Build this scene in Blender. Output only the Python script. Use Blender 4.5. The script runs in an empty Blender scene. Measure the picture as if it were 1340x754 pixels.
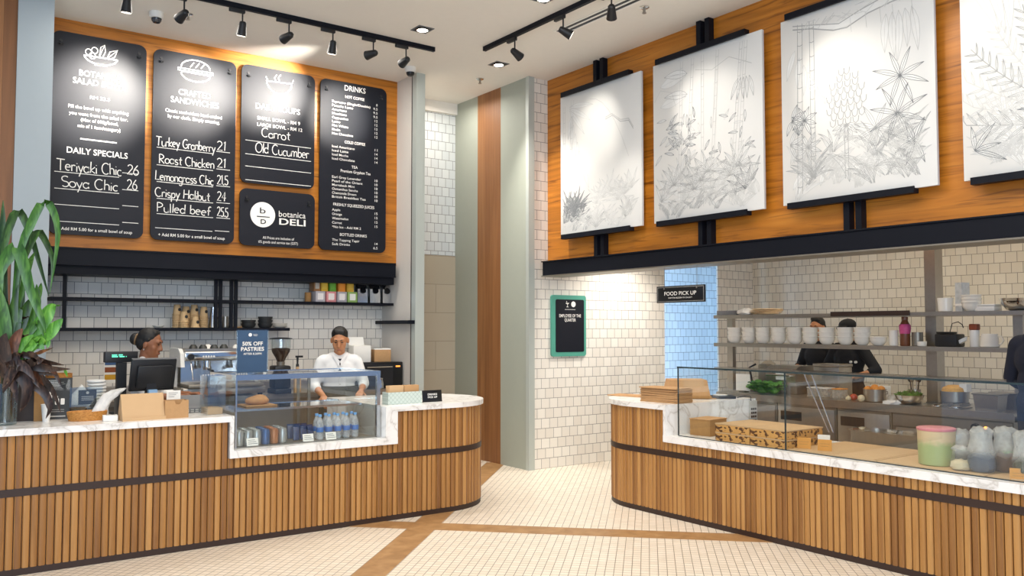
import bpy, bmesh, math, random
from mathutils import Vector, Matrix, Euler
random.seed(7)
S = bpy.context.scene
COL = S.collection
R = math.radians

# ------------------------------------------------------------------ camera
CAM_H, FPX = 1.6, 1120.0
PITCH, YAW = math.atan(53 / 1120.0), R(36)
cd = bpy.data.cameras.new('camera'); cam = bpy.data.objects.new('camera', cd); COL.objects.link(cam)
cam.location = (0, 0, CAM_H); cam.rotation_euler = (R(90) + PITCH, 0, -YAW)
cd.sensor_width = 36; cd.lens = 36 * FPX / 1340.0; cd.clip_start = .05; cd.clip_end = 100
S.camera = cam
S.view_settings.view_transform = 'Standard'; S.view_settings.look = 'None'
S.view_settings.exposure = -0.1; S.view_settings.gamma = 1; S.view_settings.use_curve_mapping = False

# ------------------------------------------------------------------ world (daylight from the open shop front behind the camera)
W = bpy.data.worlds.new('world'); S.world = W; W.use_nodes = True
bg = W.node_tree.nodes['Background']; bg.inputs[0].default_value = (.38, .58, 1.0, 1); bg.inputs[1].default_value = .65

WARM = (1.0, .91, .79); NEUT = (1.0, .95, .88); COOL = (.40, .67, 1.0)
def lamp(name, kind, loc, target, energy, col, size=.1, sizey=None, angle=50, blend=.7):
    d = bpy.data.lights.new(name, kind); d.energy = energy; d.color = col
    if kind == 'AREA':
        d.shape = 'RECTANGLE' if sizey else 'DISK'; d.size = size
        if sizey: d.size_y = sizey
    elif kind == 'SPOT':
        d.spot_size = R(angle); d.spot_blend = blend; d.shadow_soft_size = size
    else: d.shadow_soft_size = size
    o = bpy.data.objects.new(name, d); COL.objects.link(o); o.location = loc
    v = Vector(target) - Vector(loc); o.rotation_euler = v.to_track_quat('-Z', 'Y').to_euler()
    return o
# daylight through the shop front, the rows of recessed lamps of the sales area, the kitchen's and the passage's lamps
lamp('shop_front_daylight', 'AREA', (-1.8, -3.2, 2.2), (3.5, 6, 2.9), 420, (.70, .85, 1.0), 5.0, 3.4)
lamp('sales_area_lamps', 'AREA', (2.2, 3.0, 4.44), (2.2, 3.0, 0), 270, WARM, 4.5, 4.5)
lamp('kitchen_lamp', 'AREA', (6.9, 4.6, 2.9), (6.9, 4.6, 0), 20, WARM, .5, 3.2)
lamp('kitchen_lamp', 'AREA', (8.75, 4.2, 2.9), (8.75, 4.2, 0), 30, (1.0, .85, .62), .5, 4.0)
lamp('back_counter_lamp', 'AREA', (2.9, 7.9, 4.4), (2.9, 8.3, 1), 60, NEUT, 3.0, .5)
lamp('tile_wall_lamp', 'SPOT', (7.2, 6.9, 2.98), (7.2, 7.7, .6), 200, NEUT, .06, None, 95, .9)
lamp('passage_lamp', 'AREA', (5.35, 8.7, 4.4), (5.35, 8.9, 0), 14, NEUT, .6, .6)
dl = lamp('doorway_daylight', 'AREA', (7.45, 8.22, 1.6), (10, 8.75, 1.6), 34, COOL, .5, 2.6); dl.data.spread = R(55)

# ------------------------------------------------------------------ picture geometry -> room geometry (same numbers as the camera)
_f = Vector((math.sin(YAW) * math.cos(PITCH), math.cos(YAW) * math.cos(PITCH), math.sin(PITCH)))
_r = Vector((math.cos(YAW), -math.sin(YAW), 0)); _u = _r.cross(_f); _c = Vector((0, 0, CAM_H))
def P(ax, val, px, py):
    d = _f + _r * ((px - 670) / FPX) - _u * ((py - 377) / FPX); i = 'xyz'.index(ax)
    return _c + d * ((val - _c[i]) / d[i])

# ------------------------------------------------------------------ mesh builder
class MB:
    def __init__(s): s.v = []; s.f = []; s.m = []; s.M = None
    def add(s, vs, fs, mi=0):
        b = len(s.v)
        if s.M is not None: vs = [s.M @ Vector(v) for v in vs]
        s.v += [tuple(v) for v in vs]; s.f += [[i + b for i in f] for f in fs]; s.m += [mi] * len(fs); return s
    def box(s, x0, x1, y0, y1, z0, z1, mi=0, bev=0):
        if x0 > x1: x0, x1 = x1, x0
        if y0 > y1: y0, y1 = y1, y0
        if z0 > z1: z0, z1 = z1, z0
        if bev <= 0:
            return s.add([(x0,y0,z0),(x1,y0,z0),(x1,y1,z0),(x0,y1,z0),(x0,y0,z1),(x1,y0,z1),(x1,y1,z1),(x0,y1,z1)],
                         [(0,3,2,1),(4,5,6,7),(0,1,5,4),(1,2,6,5),(2,3,7,6),(3,0,4,7)], mi)
        bm = bmesh.new(); bmesh.ops.create_cube(bm, size=1)
        for v in bm.verts: v.co = Vector(((x0+x1)/2 + v.co.x*(x1-x0), (y0+y1)/2 + v.co.y*(y1-y0), (z0+z1)/2 + v.co.z*(z1-z0)))
        bmesh.ops.bevel(bm, geom=bm.edges[:], offset=bev, segments=2, affect='EDGES', profile=.5)
        s.bm(bm, mi); return s
    def bm(s, bm, mi=0):
        bm.verts.index_update(); s.add([v.co.copy() for v in bm.verts], [[v.index for v in f.verts] for f in bm.faces], mi); bm.free()
    def rbox(s, c, dims, rz=0, mi=0, bev=0, rx=0, ry=0):
        old = s.M; m = Matrix.Translation(c) @ Euler((rx, ry, rz)).to_matrix().to_4x4()
        s.M = m if old is None else old @ m
        a, b, d = [q / 2 for q in dims]; s.box(-a, a, -b, b, -d, d, mi, bev); s.M = old; return s
    def cone(s, p0, p1, r0, r1, n=16, mi=0, caps=True):
        p0 = Vector(p0); p1 = Vector(p1); d = (p1 - p0).normalized(); a = d.orthogonal().normalized(); b = d.cross(a)
        vs = []
        for p, r in ((p0, r0), (p1, r1)):
            for i in range(n):
                t = 2 * math.pi * i / n; vs.append(p + (a * math.cos(t) + b * math.sin(t)) * r)
        fs = [(i, (i+1) % n, n + (i+1) % n, n + i) for i in range(n)]
        if caps: fs += [tuple(range(n-1, -1, -1)), tuple(range(n, 2*n))]
        return s.add(vs, fs, mi)
    def tube(s, pts, r, n=8, mi=0, closed=False):
        pts = [Vector(p) for p in pts]; vs = []; k = len(pts); up = None
        for i, p in enumerate(pts):
            if closed: t = pts[(i+1) % k] - pts[i-1]
            else: t = pts[min(i+1, k-1)] - pts[max(i-1, 0)]
            t.normalize()
            a = t.orthogonal().normalized() if up is None else (up - t * up.dot(t)).normalized()
            up = a; b = t.cross(a); rr = r[i] if isinstance(r, (list, tuple)) else r
            for j in range(n):
                q = 2 * math.pi * j / n; vs.append(p + (a * math.cos(q) + b * math.sin(q)) * rr)
        fs = []
        for i in range(k if closed else k - 1):
            for j in range(n):
                a0 = i * n; b0 = ((i+1) % k) * n; fs.append((a0 + j, a0 + (j+1) % n, b0 + (j+1) % n, b0 + j))
        if not closed: fs += [tuple(range(n-1, -1, -1)), tuple(range((k-1)*n, k*n))]
        return s.add(vs, fs, mi)
    def lathe(s, prof, c=(0,0,0), n=24, mi=0, sx=1, sy=1):
        vs = []; k = len(prof)
        for r, z in prof:
            for j in range(n):
                q = 2 * math.pi * j / n; vs.append((c[0] + r*sx*math.cos(q), c[1] + r*sy*math.sin(q), c[2] + z))
        fs = []
        for i in range(k-1):
            for j in range(n):
                fs.append((i*n + j, i*n + (j+1) % n, (i+1)*n + (j+1) % n, (i+1)*n + j))
        if prof[0][0] > 1e-5: fs.append(tuple(range(n-1, -1, -1)))
        if prof[-1][0] > 1e-5: fs.append(tuple(range((k-1)*n, k*n)))
        return s.add(vs, fs, mi)
    def ell(s, c, r, n=14, mi=0, rot=None):
        vs = []; c = Vector(c); k = n // 2 + 1; m = rot.to_matrix() if rot is not None else None
        for i in range(k):
            th = math.pi * i / (k-1)
            for j in range(n):
                ph = 2 * math.pi * j / n
                v = Vector((r[0]*math.sin(th)*math.cos(ph), r[1]*math.sin(th)*math.sin(ph), -r[2]*math.cos(th)))
                vs.append(c + (m @ v if m else v))
        fs = [(i*n + j, i*n + (j+1) % n, (i+1)*n + (j+1) % n, (i+1)*n + j) for i in range(k-1) for j in range(n)]
        return s.add(vs, fs, mi)
    def prism(s, poly, z0, z1, mi=0, f=lambda x, y, z: (x, y, z)):
        n = len(poly); vs = [f(x, y, z0) for x, y in poly] + [f(x, y, z1) for x, y in poly]
        fs = [(i, (i+1) % n, n + (i+1) % n, n + i) for i in range(n)] + [tuple(range(n-1, -1, -1)), tuple(range(n, 2*n))]
        return s.add(vs, fs, mi)
    def strip(s, pts, ws, side, mi=0, fold=0.0, nrm=None):
        # blade: a row of points, a half width at each, bent along the midrib
        pts = [Vector(p) for p in pts]; vs = []; side = Vector(side).normalized(); k = len(pts)
        for i, p in enumerate(pts):
            t = (pts[min(i+1, k-1)] - pts[max(i-1, 0)]).normalized()
            sd = side - t * side.dot(t)
            sd = sd.normalized() if sd.length > .05 else t.orthogonal().normalized()
            nn = t.cross(sd)
            vs += [p - sd * ws[i] + nn * ws[i] * fold, p, p + sd * ws[i] + nn * ws[i] * fold]
        fs = []
        for i in range(k-1):
            fs += [(3*i, 3*i+1, 3*i+4, 3*i+3), (3*i+1, 3*i+2, 3*i+5, 3*i+4)]
        return s.add(vs, fs, mi)
    def mesh(s, name, mats, smooth=True, ang=35):
        me = bpy.data.meshes.new(name); me.from_pydata(s.v, [], s.f)
        for m in (mats if isinstance(mats, (list, tuple)) else [mats]): me.materials.append(m)
        for p, mi in zip(me.polygons, s.m): p.material_index = mi
        b = bmesh.new(); b.from_mesh(me); bmesh.ops.remove_doubles(b, verts=b.verts, dist=1e-6); bmesh.ops.recalc_face_normals(b, faces=b.faces); b.to_mesh(me); b.free()
        if smooth:
            for p in me.polygons: p.use_smooth = True
            me.set_sharp_from_angle(angle=R(ang))
        me.update(); return me

def tag(o, label=None, cat=None, group=None, kind=None):
    if label: o['label'] = label
    if cat: o['category'] = cat
    if group: o['group'] = group
    if kind: o['kind'] = kind
    return o
def link(name, me, parent=None, loc=(0,0,0), rz=0):
    o = bpy.data.objects.new(name, me); COL.objects.link(o); o.location = loc; o.rotation_euler = (0, 0, rz)
    if parent: o.parent = parent
    return o
class LT(MB):
    # lettering: every line of words or ruled line becomes a part of its own
    def __init__(s): super().__init__(); s.seg = []
    def cut(s, name): s.seg.append((name, len(s.v), len(s.f)))
def part(name, mb, mats, parent, label=None, smooth=True, ang=35):
    if isinstance(mb, LT):
        ends = mb.seg[1:] + [('', len(mb.v), len(mb.f))]
        for (nm, v0, f0), (_, v1, f1) in zip(mb.seg, ends):
            q = MB(); q.v = mb.v[v0:v1]; q.f = [[i - v0 for i in f] for f in mb.f[f0:f1]]; q.m = mb.m[f0:f1]
            if q.v: part(nm, q, mats, parent, label, smooth, ang)
        return None
    me = mb if isinstance(mb, bpy.types.Mesh) else mb.mesh(name, mats, smooth, ang)
    o = link(name, me, parent)
    if label: o['label'] = label
    return o
def one(name, mb, mats, label, cat, loc=(0,0,0), rz=0, group=None, smooth=True, ang=35):
    me = mb if isinstance(mb, bpy.types.Mesh) else mb.mesh(name, mats, smooth, ang)
    return tag(link(name, me, None, loc, rz), label, cat, group)
def thing(name, label, cat, loc=(0,0,0), rz=0, group=None):
    o = bpy.data.objects.new(name, None); COL.objects.link(o); o.location = loc; o.rotation_euler = (0, 0, rz); o.empty_display_size = .05
    return tag(o, label, cat, group)
def struct(name, mb, mats, smooth=False, parent=None):
    o = link(name, mb.mesh(name, mats, smooth), parent)
    if not parent: o['kind'] = 'structure'
    return o
def dup(root, loc, rz=0, label=None, group=None, meshmap=None):
    def cp(o, par):
        c = o.copy(); COL.objects.link(c)
        if par: c.parent = par
        for ch in o.children: cp(ch, c)
        return c
    c = cp(root, None); c.location = loc; c.rotation_euler = (0, 0, rz)
    if label: c['label'] = label
    if group: c['group'] = group
    return c

# ------------------------------------------------------------------ materials
def lin(h):
    h = h.lstrip('#'); o = []
    for i in (0, 2, 4):
        c = int(h[i:i+2], 16) / 255; o.append(c / 12.92 if c <= .04045 else ((c + .055) / 1.055) ** 2.4)
    return (*o, 1)
def newmat(name):
    m = bpy.data.materials.new(name); m.use_nodes = True; nt = m.node_tree; return m, nt, nt.nodes['Principled BSDF']
def nd(nt, t, **kw):
    n = nt.nodes.new(t)
    for k, v in kw.items():
        if k in n.inputs: n.inputs[k].default_value = v
        else: setattr(n, k, v)
    return n
def plain(name, col, rough=.5, metal=0, var=.06, scale=14, bump=0, coat=0):
    m, nt, b = newmat(name); c = lin(col) if isinstance(col, str) else (*col, 1)
    tc = nd(nt, 'ShaderNodeTexCoord'); nz = nd(nt, 'ShaderNodeTexNoise', Scale=scale, Detail=4.0)
    nt.links.new(tc.outputs['Object'], nz.inputs['Vector'])
    mx = nd(nt, 'ShaderNodeMix', data_type='RGBA'); mx.inputs[6].default_value = tuple(q * (1 - var) for q in c[:3]) + (1,)
    mx.inputs[7].default_value = tuple(min(1, q * (1 + var)) for q in c[:3]) + (1,)
    nt.links.new(nz.outputs['Fac'], mx.inputs[0]); nt.links.new(mx.outputs[2], b.inputs['Base Color'])
    b.inputs['Roughness'].default_value = rough; b.inputs['Metallic'].default_value = metal
    if coat: b.inputs['Coat Weight'].default_value = coat
    if bump:
        bp = nd(nt, 'ShaderNodeBump', Strength=bump, Distance=.004); nt.links.new(nz.outputs['Fac'], bp.inputs['Height']); nt.links.new(bp.outputs['Normal'], b.inputs['Normal'])
    return m
def swz(nt, axes):
    tc = nd(nt, 'ShaderNodeTexCoord'); sp = nd(nt, 'ShaderNodeSeparateXYZ'); cb = nd(nt, 'ShaderNodeCombineXYZ')
    nt.links.new(tc.outputs['Object'], sp.inputs[0])
    for i, a in enumerate(axes):
        if a is not None: nt.links.new(sp.outputs['XYZ'.index(a.upper())], cb.inputs[i])
    return cb.outputs[0]
def tilemat(name, axes, c1='#ece7dd', c2='#e2dbd0', grout='#8b8883', w=.12, h=.114, mort=.0031, off=.5, rough=.16, rot=0, bump=.5):
    m, nt, b = newmat(name); vec = swz(nt, axes)
    if rot:
        mp = nd(nt, 'ShaderNodeMapping'); mp.inputs['Rotation'].default_value = (0, 0, rot); nt.links.new(vec, mp.inputs[0]); vec = mp.outputs[0]
    br = nd(nt, 'ShaderNodeTexBrick', offset=off, offset_frequency=2, squash=1.0)
    br.inputs['Color1'].default_value = lin(c1); br.inputs['Color2'].default_value = lin(c2); br.inputs['Mortar'].default_value = lin(grout)
    br.inputs['Scale'].default_value = 1; br.inputs['Mortar Size'].default_value = mort; br.inputs['Mortar Smooth'].default_value = .25
    br.inputs['Brick Width'].default_value = w; br.inputs['Row Height'].default_value = h; br.inputs['Bias'].default_value = 0
    nt.links.new(vec, br.inputs['Vector']); nt.links.new(br.outputs['Color'], b.inputs['Base Color'])
    b.inputs['Roughness'].default_value = rough
    nz = nd(nt, 'ShaderNodeTexNoise', Scale=9.0, Detail=1.0); nt.links.new(vec, nz.inputs['Vector'])
    ma = nd(nt, 'ShaderNodeMath', operation='MULTIPLY_ADD'); ma.inputs[1].default_value = -1.0
    m2 = nd(nt, 'ShaderNodeMath', operation='MULTIPLY'); m2.inputs[1].default_value = .35
    nt.links.new(br.outputs['Fac'], ma.inputs[0]); nt.links.new(nz.outputs['Fac'], m2.inputs[0]); nt.links.new(m2.outputs[0], ma.inputs[2])
    bp = nd(nt, 'ShaderNodeBump', Strength=bump, Distance=.003); nt.links.new(ma.outputs[0], bp.inputs['Height']); nt.links.new(bp.outputs['Normal'], b.inputs['Normal'])
    return m
def woodmat(name, cols, grain=(3, 60, 3), rough=.45, island=.0, wave=0, bump=.15, big=1.0):
    # cols: dark, mid, light; grain: noise scale per axis (small along the grain)
    m, nt, b = newmat(name); tc = nd(nt, 'ShaderNodeTexCoord'); mp = nd(nt, 'ShaderNodeMapping'); mp.inputs['Scale'].default_value = grain
    geo = nd(nt, 'ShaderNodeNewGeometry'); src = tc.outputs['Object']
    if island:
        va = nd(nt, 'ShaderNodeVectorMath', operation='ADD'); cb = nd(nt, 'ShaderNodeCombineXYZ'); mm = nd(nt, 'ShaderNodeMath', operation='MULTIPLY'); mm.inputs[1].default_value = 37.0
        nt.links.new(geo.outputs['Random Per Island'], mm.inputs[0])
        for i in range(3): nt.links.new(mm.outputs[0], cb.inputs[i])
        nt.links.new(src, va.inputs[0]); nt.links.new(cb.outputs[0], va.inputs[1]); src = va.outputs[0]
    nt.links.new(src, mp.inputs[0])
    nz = nd(nt, 'ShaderNodeTexNoise', Scale=big, Detail=6.0, Distortion=.6 if not wave else wave); nt.links.new(mp.outputs[0], nz.inputs['Vector'])
    fac = nz.outputs['Fac']
    if wave:
        wv = nd(nt, 'ShaderNodeTexWave', wave_type='BANDS', bands_direction='Z'); wv.inputs['Scale'].default_value = .55; wv.inputs['Distortion'].default_value = 6.0; wv.inputs['Detail'].default_value = 3.0
        wv.inputs['Detail Scale'].default_value = .7
        nt.links.new(mp.outputs[0], wv.inputs['Vector'])
        a = nd(nt, 'ShaderNodeMix', data_type='FLOAT'); a.inputs[0].default_value = .07; nt.links.new(fac, a.inputs[2]); nt.links.new(wv.outputs['Fac'], a.inputs[3]); fac = a.outputs[0]
    if island:
        a = nd(nt, 'ShaderNodeMix', data_type='FLOAT'); a.inputs[0].default_value = island; nt.links.new(fac, a.inputs[2]); nt.links.new(geo.outputs['Random Per Island'], a.inputs[3]); fac = a.outputs[0]
    rp = nd(nt, 'ShaderNodeValToRGB'); e = rp.color_ramp.elements; e[0].position = .2; e[0].color = lin(cols[0]); e[1].position = .8; e[1].color = lin(cols[2])
    k = rp.color_ramp.elements.new(.5); k.color = lin(cols[1])
    nt.links.new(fac, rp.inputs[0]); nt.links.new(rp.outputs[0], b.inputs['Base Color']); b.inputs['Roughness'].default_value = rough
    if wave:   # fine dark pores and growth lines
        m3 = nd(nt, 'ShaderNodeMapping'); m3.inputs['Scale'].default_value = (1.6, 1.6, 30); n3 = nd(nt, 'ShaderNodeTexNoise', Scale=1.0, Detail=4.0, Distortion=1.0); nt.links.new(tc.outputs['Object'], m3.inputs[0]); nt.links.new(m3.outputs[0], n3.inputs['Vector'])
        r3 = nd(nt, 'ShaderNodeValToRGB'); r3.color_ramp.elements[0].position = .54; r3.color_ramp.elements[0].color = (1, 1, 1, 1); r3.color_ramp.elements[1].position = .72; r3.color_ramp.elements[1].color = (.42, .36, .30, 1); nt.links.new(n3.outputs['Fac'], r3.inputs[0])
        mu = nd(nt, 'ShaderNodeMix', data_type='RGBA', blend_type='MULTIPLY'); mu.inputs[0].default_value = 1; nt.links.new(rp.outputs[0], mu.inputs[6]); nt.links.new(r3.outputs[0], mu.inputs[7]); nt.links.new(mu.outputs[2], b.inputs['Base Color'])
    bp = nd(nt, 'ShaderNodeBump', Strength=bump, Distance=.002); nt.links.new(nz.outputs['Fac'], bp.inputs['Height']); nt.links.new(bp.outputs['Normal'], b.inputs['Normal'])
    return m
def marblemat(name):
    m, nt, b = newmat(name); tc = nd(nt, 'ShaderNodeTexCoord'); n1 = nd(nt, 'ShaderNodeTexNoise', Scale=3.2, Detail=8.0, Distortion=1.6); nt.links.new(tc.outputs['Object'], n1.inputs['Vector'])
    rp = nd(nt, 'ShaderNodeValToRGB'); e = rp.color_ramp.elements; e[0].position = .40; e[0].color = lin('#f0eeea'); e[1].position = .56; e[1].color = lin('#eeece8')
    for p, c in ((.475, '#e6e3de'), (.50, '#cbc6bf'), (.515, '#e2ded9')): k = e.new(p); k.color = lin(c)
    nt.links.new(n1.outputs['Fac'], rp.inputs[0]); nt.links.new(rp.outputs[0], b.inputs['Base Color']); b.inputs['Roughness'].default_value = .22
    return m
def glassmat(name, tint=(1, 1, 1), refl=1.0, base=0.02):
    m = bpy.data.materials.new(name); m.use_nodes = True; nt = m.node_tree; nt.nodes.clear()
    o = nd(nt, 'ShaderNodeOutputMaterial'); mx = nd(nt, 'ShaderNodeMixShader'); t = nd(nt, 'ShaderNodeBsdfTransparent'); t.inputs[0].default_value = (*tint, 1)
    g = nd(nt, 'ShaderNodeBsdfGlossy'); g.inputs['Roughness'].default_value = .01; g.inputs[0].default_value = (1, 1, 1, 1)
    fr = nd(nt, 'ShaderNodeLayerWeight', Blend=.5); pw = nd(nt, 'ShaderNodeMath', operation='POWER'); pw.inputs[1].default_value = 5; nt.links.new(fr.outputs['Facing'], pw.inputs[0])
    ma = nd(nt, 'ShaderNodeMath', operation='MULTIPLY_ADD'); ma.inputs[1].default_value = refl * .9; ma.inputs[2].default_value = .035 * refl + base; ma.use_clamp = True
    nt.links.new(pw.outputs[0], ma.inputs[0]); nt.links.new(ma.outputs[0], mx.inputs[0]); nt.links.new(t.outputs[0], mx.inputs[1]); nt.links.new(g.outputs[0], mx.inputs[2]); nt.links.new(mx.outputs[0], o.inputs[0])
    return m
def filmmat(name, col, opac=.5, rough=.25, cling=0):
    m = bpy.data.materials.new(name); m.use_nodes = True; nt = m.node_tree; b = nt.nodes['Principled BSDF']; o = nt.nodes['Material Output']
    b.inputs['Base Color'].default_value = lin(col); b.inputs['Roughness'].default_value = rough
    t = nd(nt, 'ShaderNodeBsdfTransparent'); mx = nd(nt, 'ShaderNodeMixShader'); tc = nd(nt, 'ShaderNodeTexCoord'); nz = nd(nt, 'ShaderNodeTexNoise', Scale=22.0, Detail=3.0)
    nt.links.new(tc.outputs['Object'], nz.inputs['Vector']); ma = nd(nt, 'ShaderNodeMath', operation='MULTIPLY_ADD'); ma.inputs[1].default_value = .5; ma.inputs[2].default_value = opac - .25; ma.use_clamp = True
    nt.links.new(nz.outputs['Fac'], ma.inputs[0]); op = ma.outputs[0]
    if cling:   # wet film lies clear against the food up to this height
        sp = nd(nt, 'ShaderNodeSeparateXYZ'); nt.links.new(tc.outputs['Object'], sp.inputs[0]); mr = nd(nt, 'ShaderNodeMapRange'); mr.inputs[1].default_value = cling * .8; mr.inputs[2].default_value = cling * 1.25; mr.inputs[3].default_value = .2; nt.links.new(sp.outputs[2], mr.inputs[0])
        mm = nd(nt, 'ShaderNodeMath', operation='MULTIPLY'); nt.links.new(op, mm.inputs[0]); nt.links.new(mr.outputs[0], mm.inputs[1]); op = mm.outputs[0]
    nt.links.new(op, mx.inputs[0]); nt.links.new(t.outputs[0], mx.inputs[1]); nt.links.new(b.outputs[0], mx.inputs[2]); nt.links.new(mx.outputs[0], o.inputs[0])
    bp = nd(nt, 'ShaderNodeBump', Strength=.6, Distance=.01); nt.links.new(nz.outputs['Fac'], bp.inputs['Height']); nt.links.new(bp.outputs['Normal'], b.inputs['Normal'])
    return m
def glow(name, col, strength):
    m, nt, b = newmat(name); b.inputs['Base Color'].default_value = (*col, 1); b.inputs['Emission Color'].default_value = (*col, 1); b.inputs['Emission Strength'].default_value = strength; return m

M = {}
M['ceil'] = plain('ceiling_paint', '#ebe6dd', .9, var=.02)
M['floor'] = tilemat('floor_mosaic', ('x', 'y', None), '#e8ddcd', '#dfd3c1', '#766b5d', .058, .058, .0024, 0, .38, R(45), .3)
M['tile_y'] = tilemat('wall_tile_facing_front', ('x', 'z', None))
M['tile_x'] = tilemat('wall_tile_facing_side', ('y', 'z', None))
M['beige_tile'] = tilemat('large_beige_tile', ('x', 'z', None), '#b9ad98', '#b2a691', '#978b78', .62, .36, .004, .4, .5, 0, .2)
M['ply'] = woodmat('honey_panel_wood', ('#8c5412', '#b9711d', '#cf8830'), (.45, .45, 9.0), .42, wave=1.8, bump=.06)
M['slat'] = woodmat('oak_slat', ('#80542a', '#a6743b', '#c08e52'), (26, 26, 1.6), .5, island=.5)
M['strip'] = woodmat('floor_plank', ('#8a6640', '#a27b50', '#b59064'), (9, 9, 9), .45)
M['board'] = woodmat('pillar_plank', ('#6d4423', '#875831', '#a27043'), (22, 22, .9), .5, island=.35)
M['dark_band'] = plain('dark_stained_wood', '#33221b', .5)
M['steel_black'] = plain('black_painted_steel', '#0e111a', .5); M['steel_black'].node_tree.nodes['Principled BSDF'].inputs['Specular IOR Level'].default_value = .18
M['marble'] = marblemat('white_veined_marble')
M['putty'] = plain('grey_green_paint', '#a3a79a', .6, var=.02)
M['bluegrey'] = plain('pale_grey_blue_paint', '#a6b0b4', .6, var=.02)
M['alu'] = plain('pale_aluminium', '#b9bfb8', .45, .2, var=.02)
M['whitewall'] = plain('warm_white_plaster', '#d4cdc3', .8, var=.02)
M['steel'] = plain('brushed_stainless_steel', '#a9a298', .32, .85, var=.08, scale=30)
M['steel_dull'] = plain('dull_stainless_steel', '#8f887c', .42, .7, var=.1, scale=20)
M['chrome'] = plain('polished_steel', '#d6d6d4', .12, 1.0, var=.02)
M['chalk'] = plain('chalkboard_paint', '#0b0f1b', .49, var=.15); M['chalk'].node_tree.nodes['Principled BSDF'].inputs['Specular IOR Level'].default_value = .36
M['white'] = plain('white_lettering', '#f2efe8', .8, var=.01)
M['chalkline'] = plain('white_chalk', '#e6e4de', .95, var=.05)
M['black'] = plain('matt_black_plastic', '#16171a', .45)
M['gloss_black'] = plain('satin_black_plastic', '#0d0e11', .3)
M['grey'] = plain('mid_grey_plastic', '#6b6c6e', .5)
M['pale_grey'] = plain('pale_grey_plastic', '#b8b6b0', .5)
M['whiteplastic'] = plain('white_plastic', '#e4e2dc', .35)
M['ceramic'] = plain('white_glazed_ceramic', '#e6e1d6', .18, var=.02)
M['paper'] = plain('white_paper', '#efece4', .85, var=.02)
M['kraft'] = plain('kraft_cardboard', '#ba9062', .8, var=.1, scale=40)
M['kraft_dark'] = plain('brown_cardboard', '#a67b48', .8, var=.12, scale=40)
M['kraft_light'] = plain('light_kraft_card', '#cba77c', .8, var=.04)
M['glass'] = glassmat('clear_glass', (.97, .985, .98), 1.0, .015)
M['glass_edge'] = plain('dark_glass_edge', '#2d3a3c', .2)
M['acrylic'] = glassmat('clear_acrylic', (.93, .95, .95), 1.1, .03)
M['canvas'] = plain('white_canvas', '#dddcd8', .85, var=.01)
M['pencil'] = plain('graphite_line', '#a9aaa9', .9, var=.2)
M['pencil_light'] = plain('faint_graphite_line', '#cbcbc8', .9, var=.1)
M['pencil_dark'] = plain('dark_graphite_line', '#7d8082', .9, var=.2)
M['teal'] = plain('teal_painted_frame', '#4f9a87', .5)
M['skin'] = plain('tan_skin', '#b87d55', .5, var=.05, scale=30)
M['skin_dark'] = plain('brown_skin', '#8d5a3c', .5, var=.05, scale=30)
M['hair'] = plain('black_hair', '#14110e', .62, var=.3, scale=60)
M['lips'] = plain('lip_skin', '#8d5145', .5)
M['eye'] = plain('dark_eye', '#1a1410', .3)
M['shirt'] = plain('white_cotton', '#dedddb', .85, var=.03, bump=.15)
M['apron'] = plain('grey_green_apron_cloth', '#55544b', .9, var=.08)
M['blackcloth'] = plain('black_cotton', '#131419', .9, var=.15)
M['navycloth'] = plain('navy_cotton', '#171b2c', .9, var=.15)
M['trousers'] = plain('dark_trouser_cloth', '#22232a', .9)

# ================================================================== THE SETTING
CEIL = 4.5
struct('floor', MB().box(-5, 10.7, -5, 9.6, -.1, 0), M['floor'])
struct('ceiling', MB().box(-5, 6.4, -2, 9.6, CEIL, CEIL + .1), M['ceil'])
struct('ceiling_kitchen', MB().box(6.27, 10.7, -1, 9.0, 3.06, 3.16), M['ceil'])
# wooden strips let into the mosaic, crossing each other at 45 degrees to the walls
def diag(c0, c1, a0, a1, sgn, z):
    q = math.sqrt(.5); vs = []
    for a, c in ((a0, c0), (a1, c0), (a1, c1), (a0, c1)):
        # sgn +1: strip along (1,1), c = x - y ; sgn -1: strip along (1,-1), c = x + y
        if sgn > 0: x = (a + c) / 2; y = (a - c) / 2
        else: x = (c + a) / 2; y = (c - a) / 2
        vs.append((x, y))
    return MB().prism(vs, -.02, z)
struct('trim_1', diag(-2.70, -2.385, 4.0, 14.35, 1, .002), M['strip'])
struct('trim_2', diag(9.48, 9.81, -4.6, 1.4, -1, .003), M['strip'])
# left (menu) side
struct('wall_left_back', MB().box(-5, 4.86, 9.2, 9.3, 0, CEIL), M['tile_y'])
struct('wall_left_upper', MB().box(1.05, 4.76, 8.85, 9.2, 2.33, CEIL), M['ply'])
struct('trim_3', MB().box(1.05, 4.70, 8.75, 8.85, 2.19, 2.345).box(1.05, 4.70, 8.79, 9.2, 2.105, 2.19).box(1.05, 4.70, 8.74, 8.86, 2.335, 2.35).box(1.05, 4.70, 8.74, 8.86, 2.185, 2.197), M['steel_black'])
struct('wall_partition', MB().box(4.76, 4.855, 8.42, 9.45, 0, CEIL), M['whitewall'])
struct('trim_4', MB().box(4.752, 4.865, 8.38, 8.42, 0, CEIL).box(4.752, 4.76, 8.42, 8.47, 0, CEIL), M['alu'])
struct('trim_5', MB().box(4.752, 4.7599, 8.472, 8.49, 0, CEIL), M['dark_band'])
struct('wall_left_column', MB().box(.815, 1.09, 8.3, 9.2, 0, CEIL), M['bluegrey'])
cw = MB()
for i in range(5): cw.box(.30 + i*.103, .30 + (i+1)*.103 - .001, 8.31, 9.2, 0, CEIL)
struct('wall_left_planks', cw, M['board'])
struct('wall_left_end', MB().box(-5, .30, 8.3, 9.2, 0, CEIL), M['bluegrey'])
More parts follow.
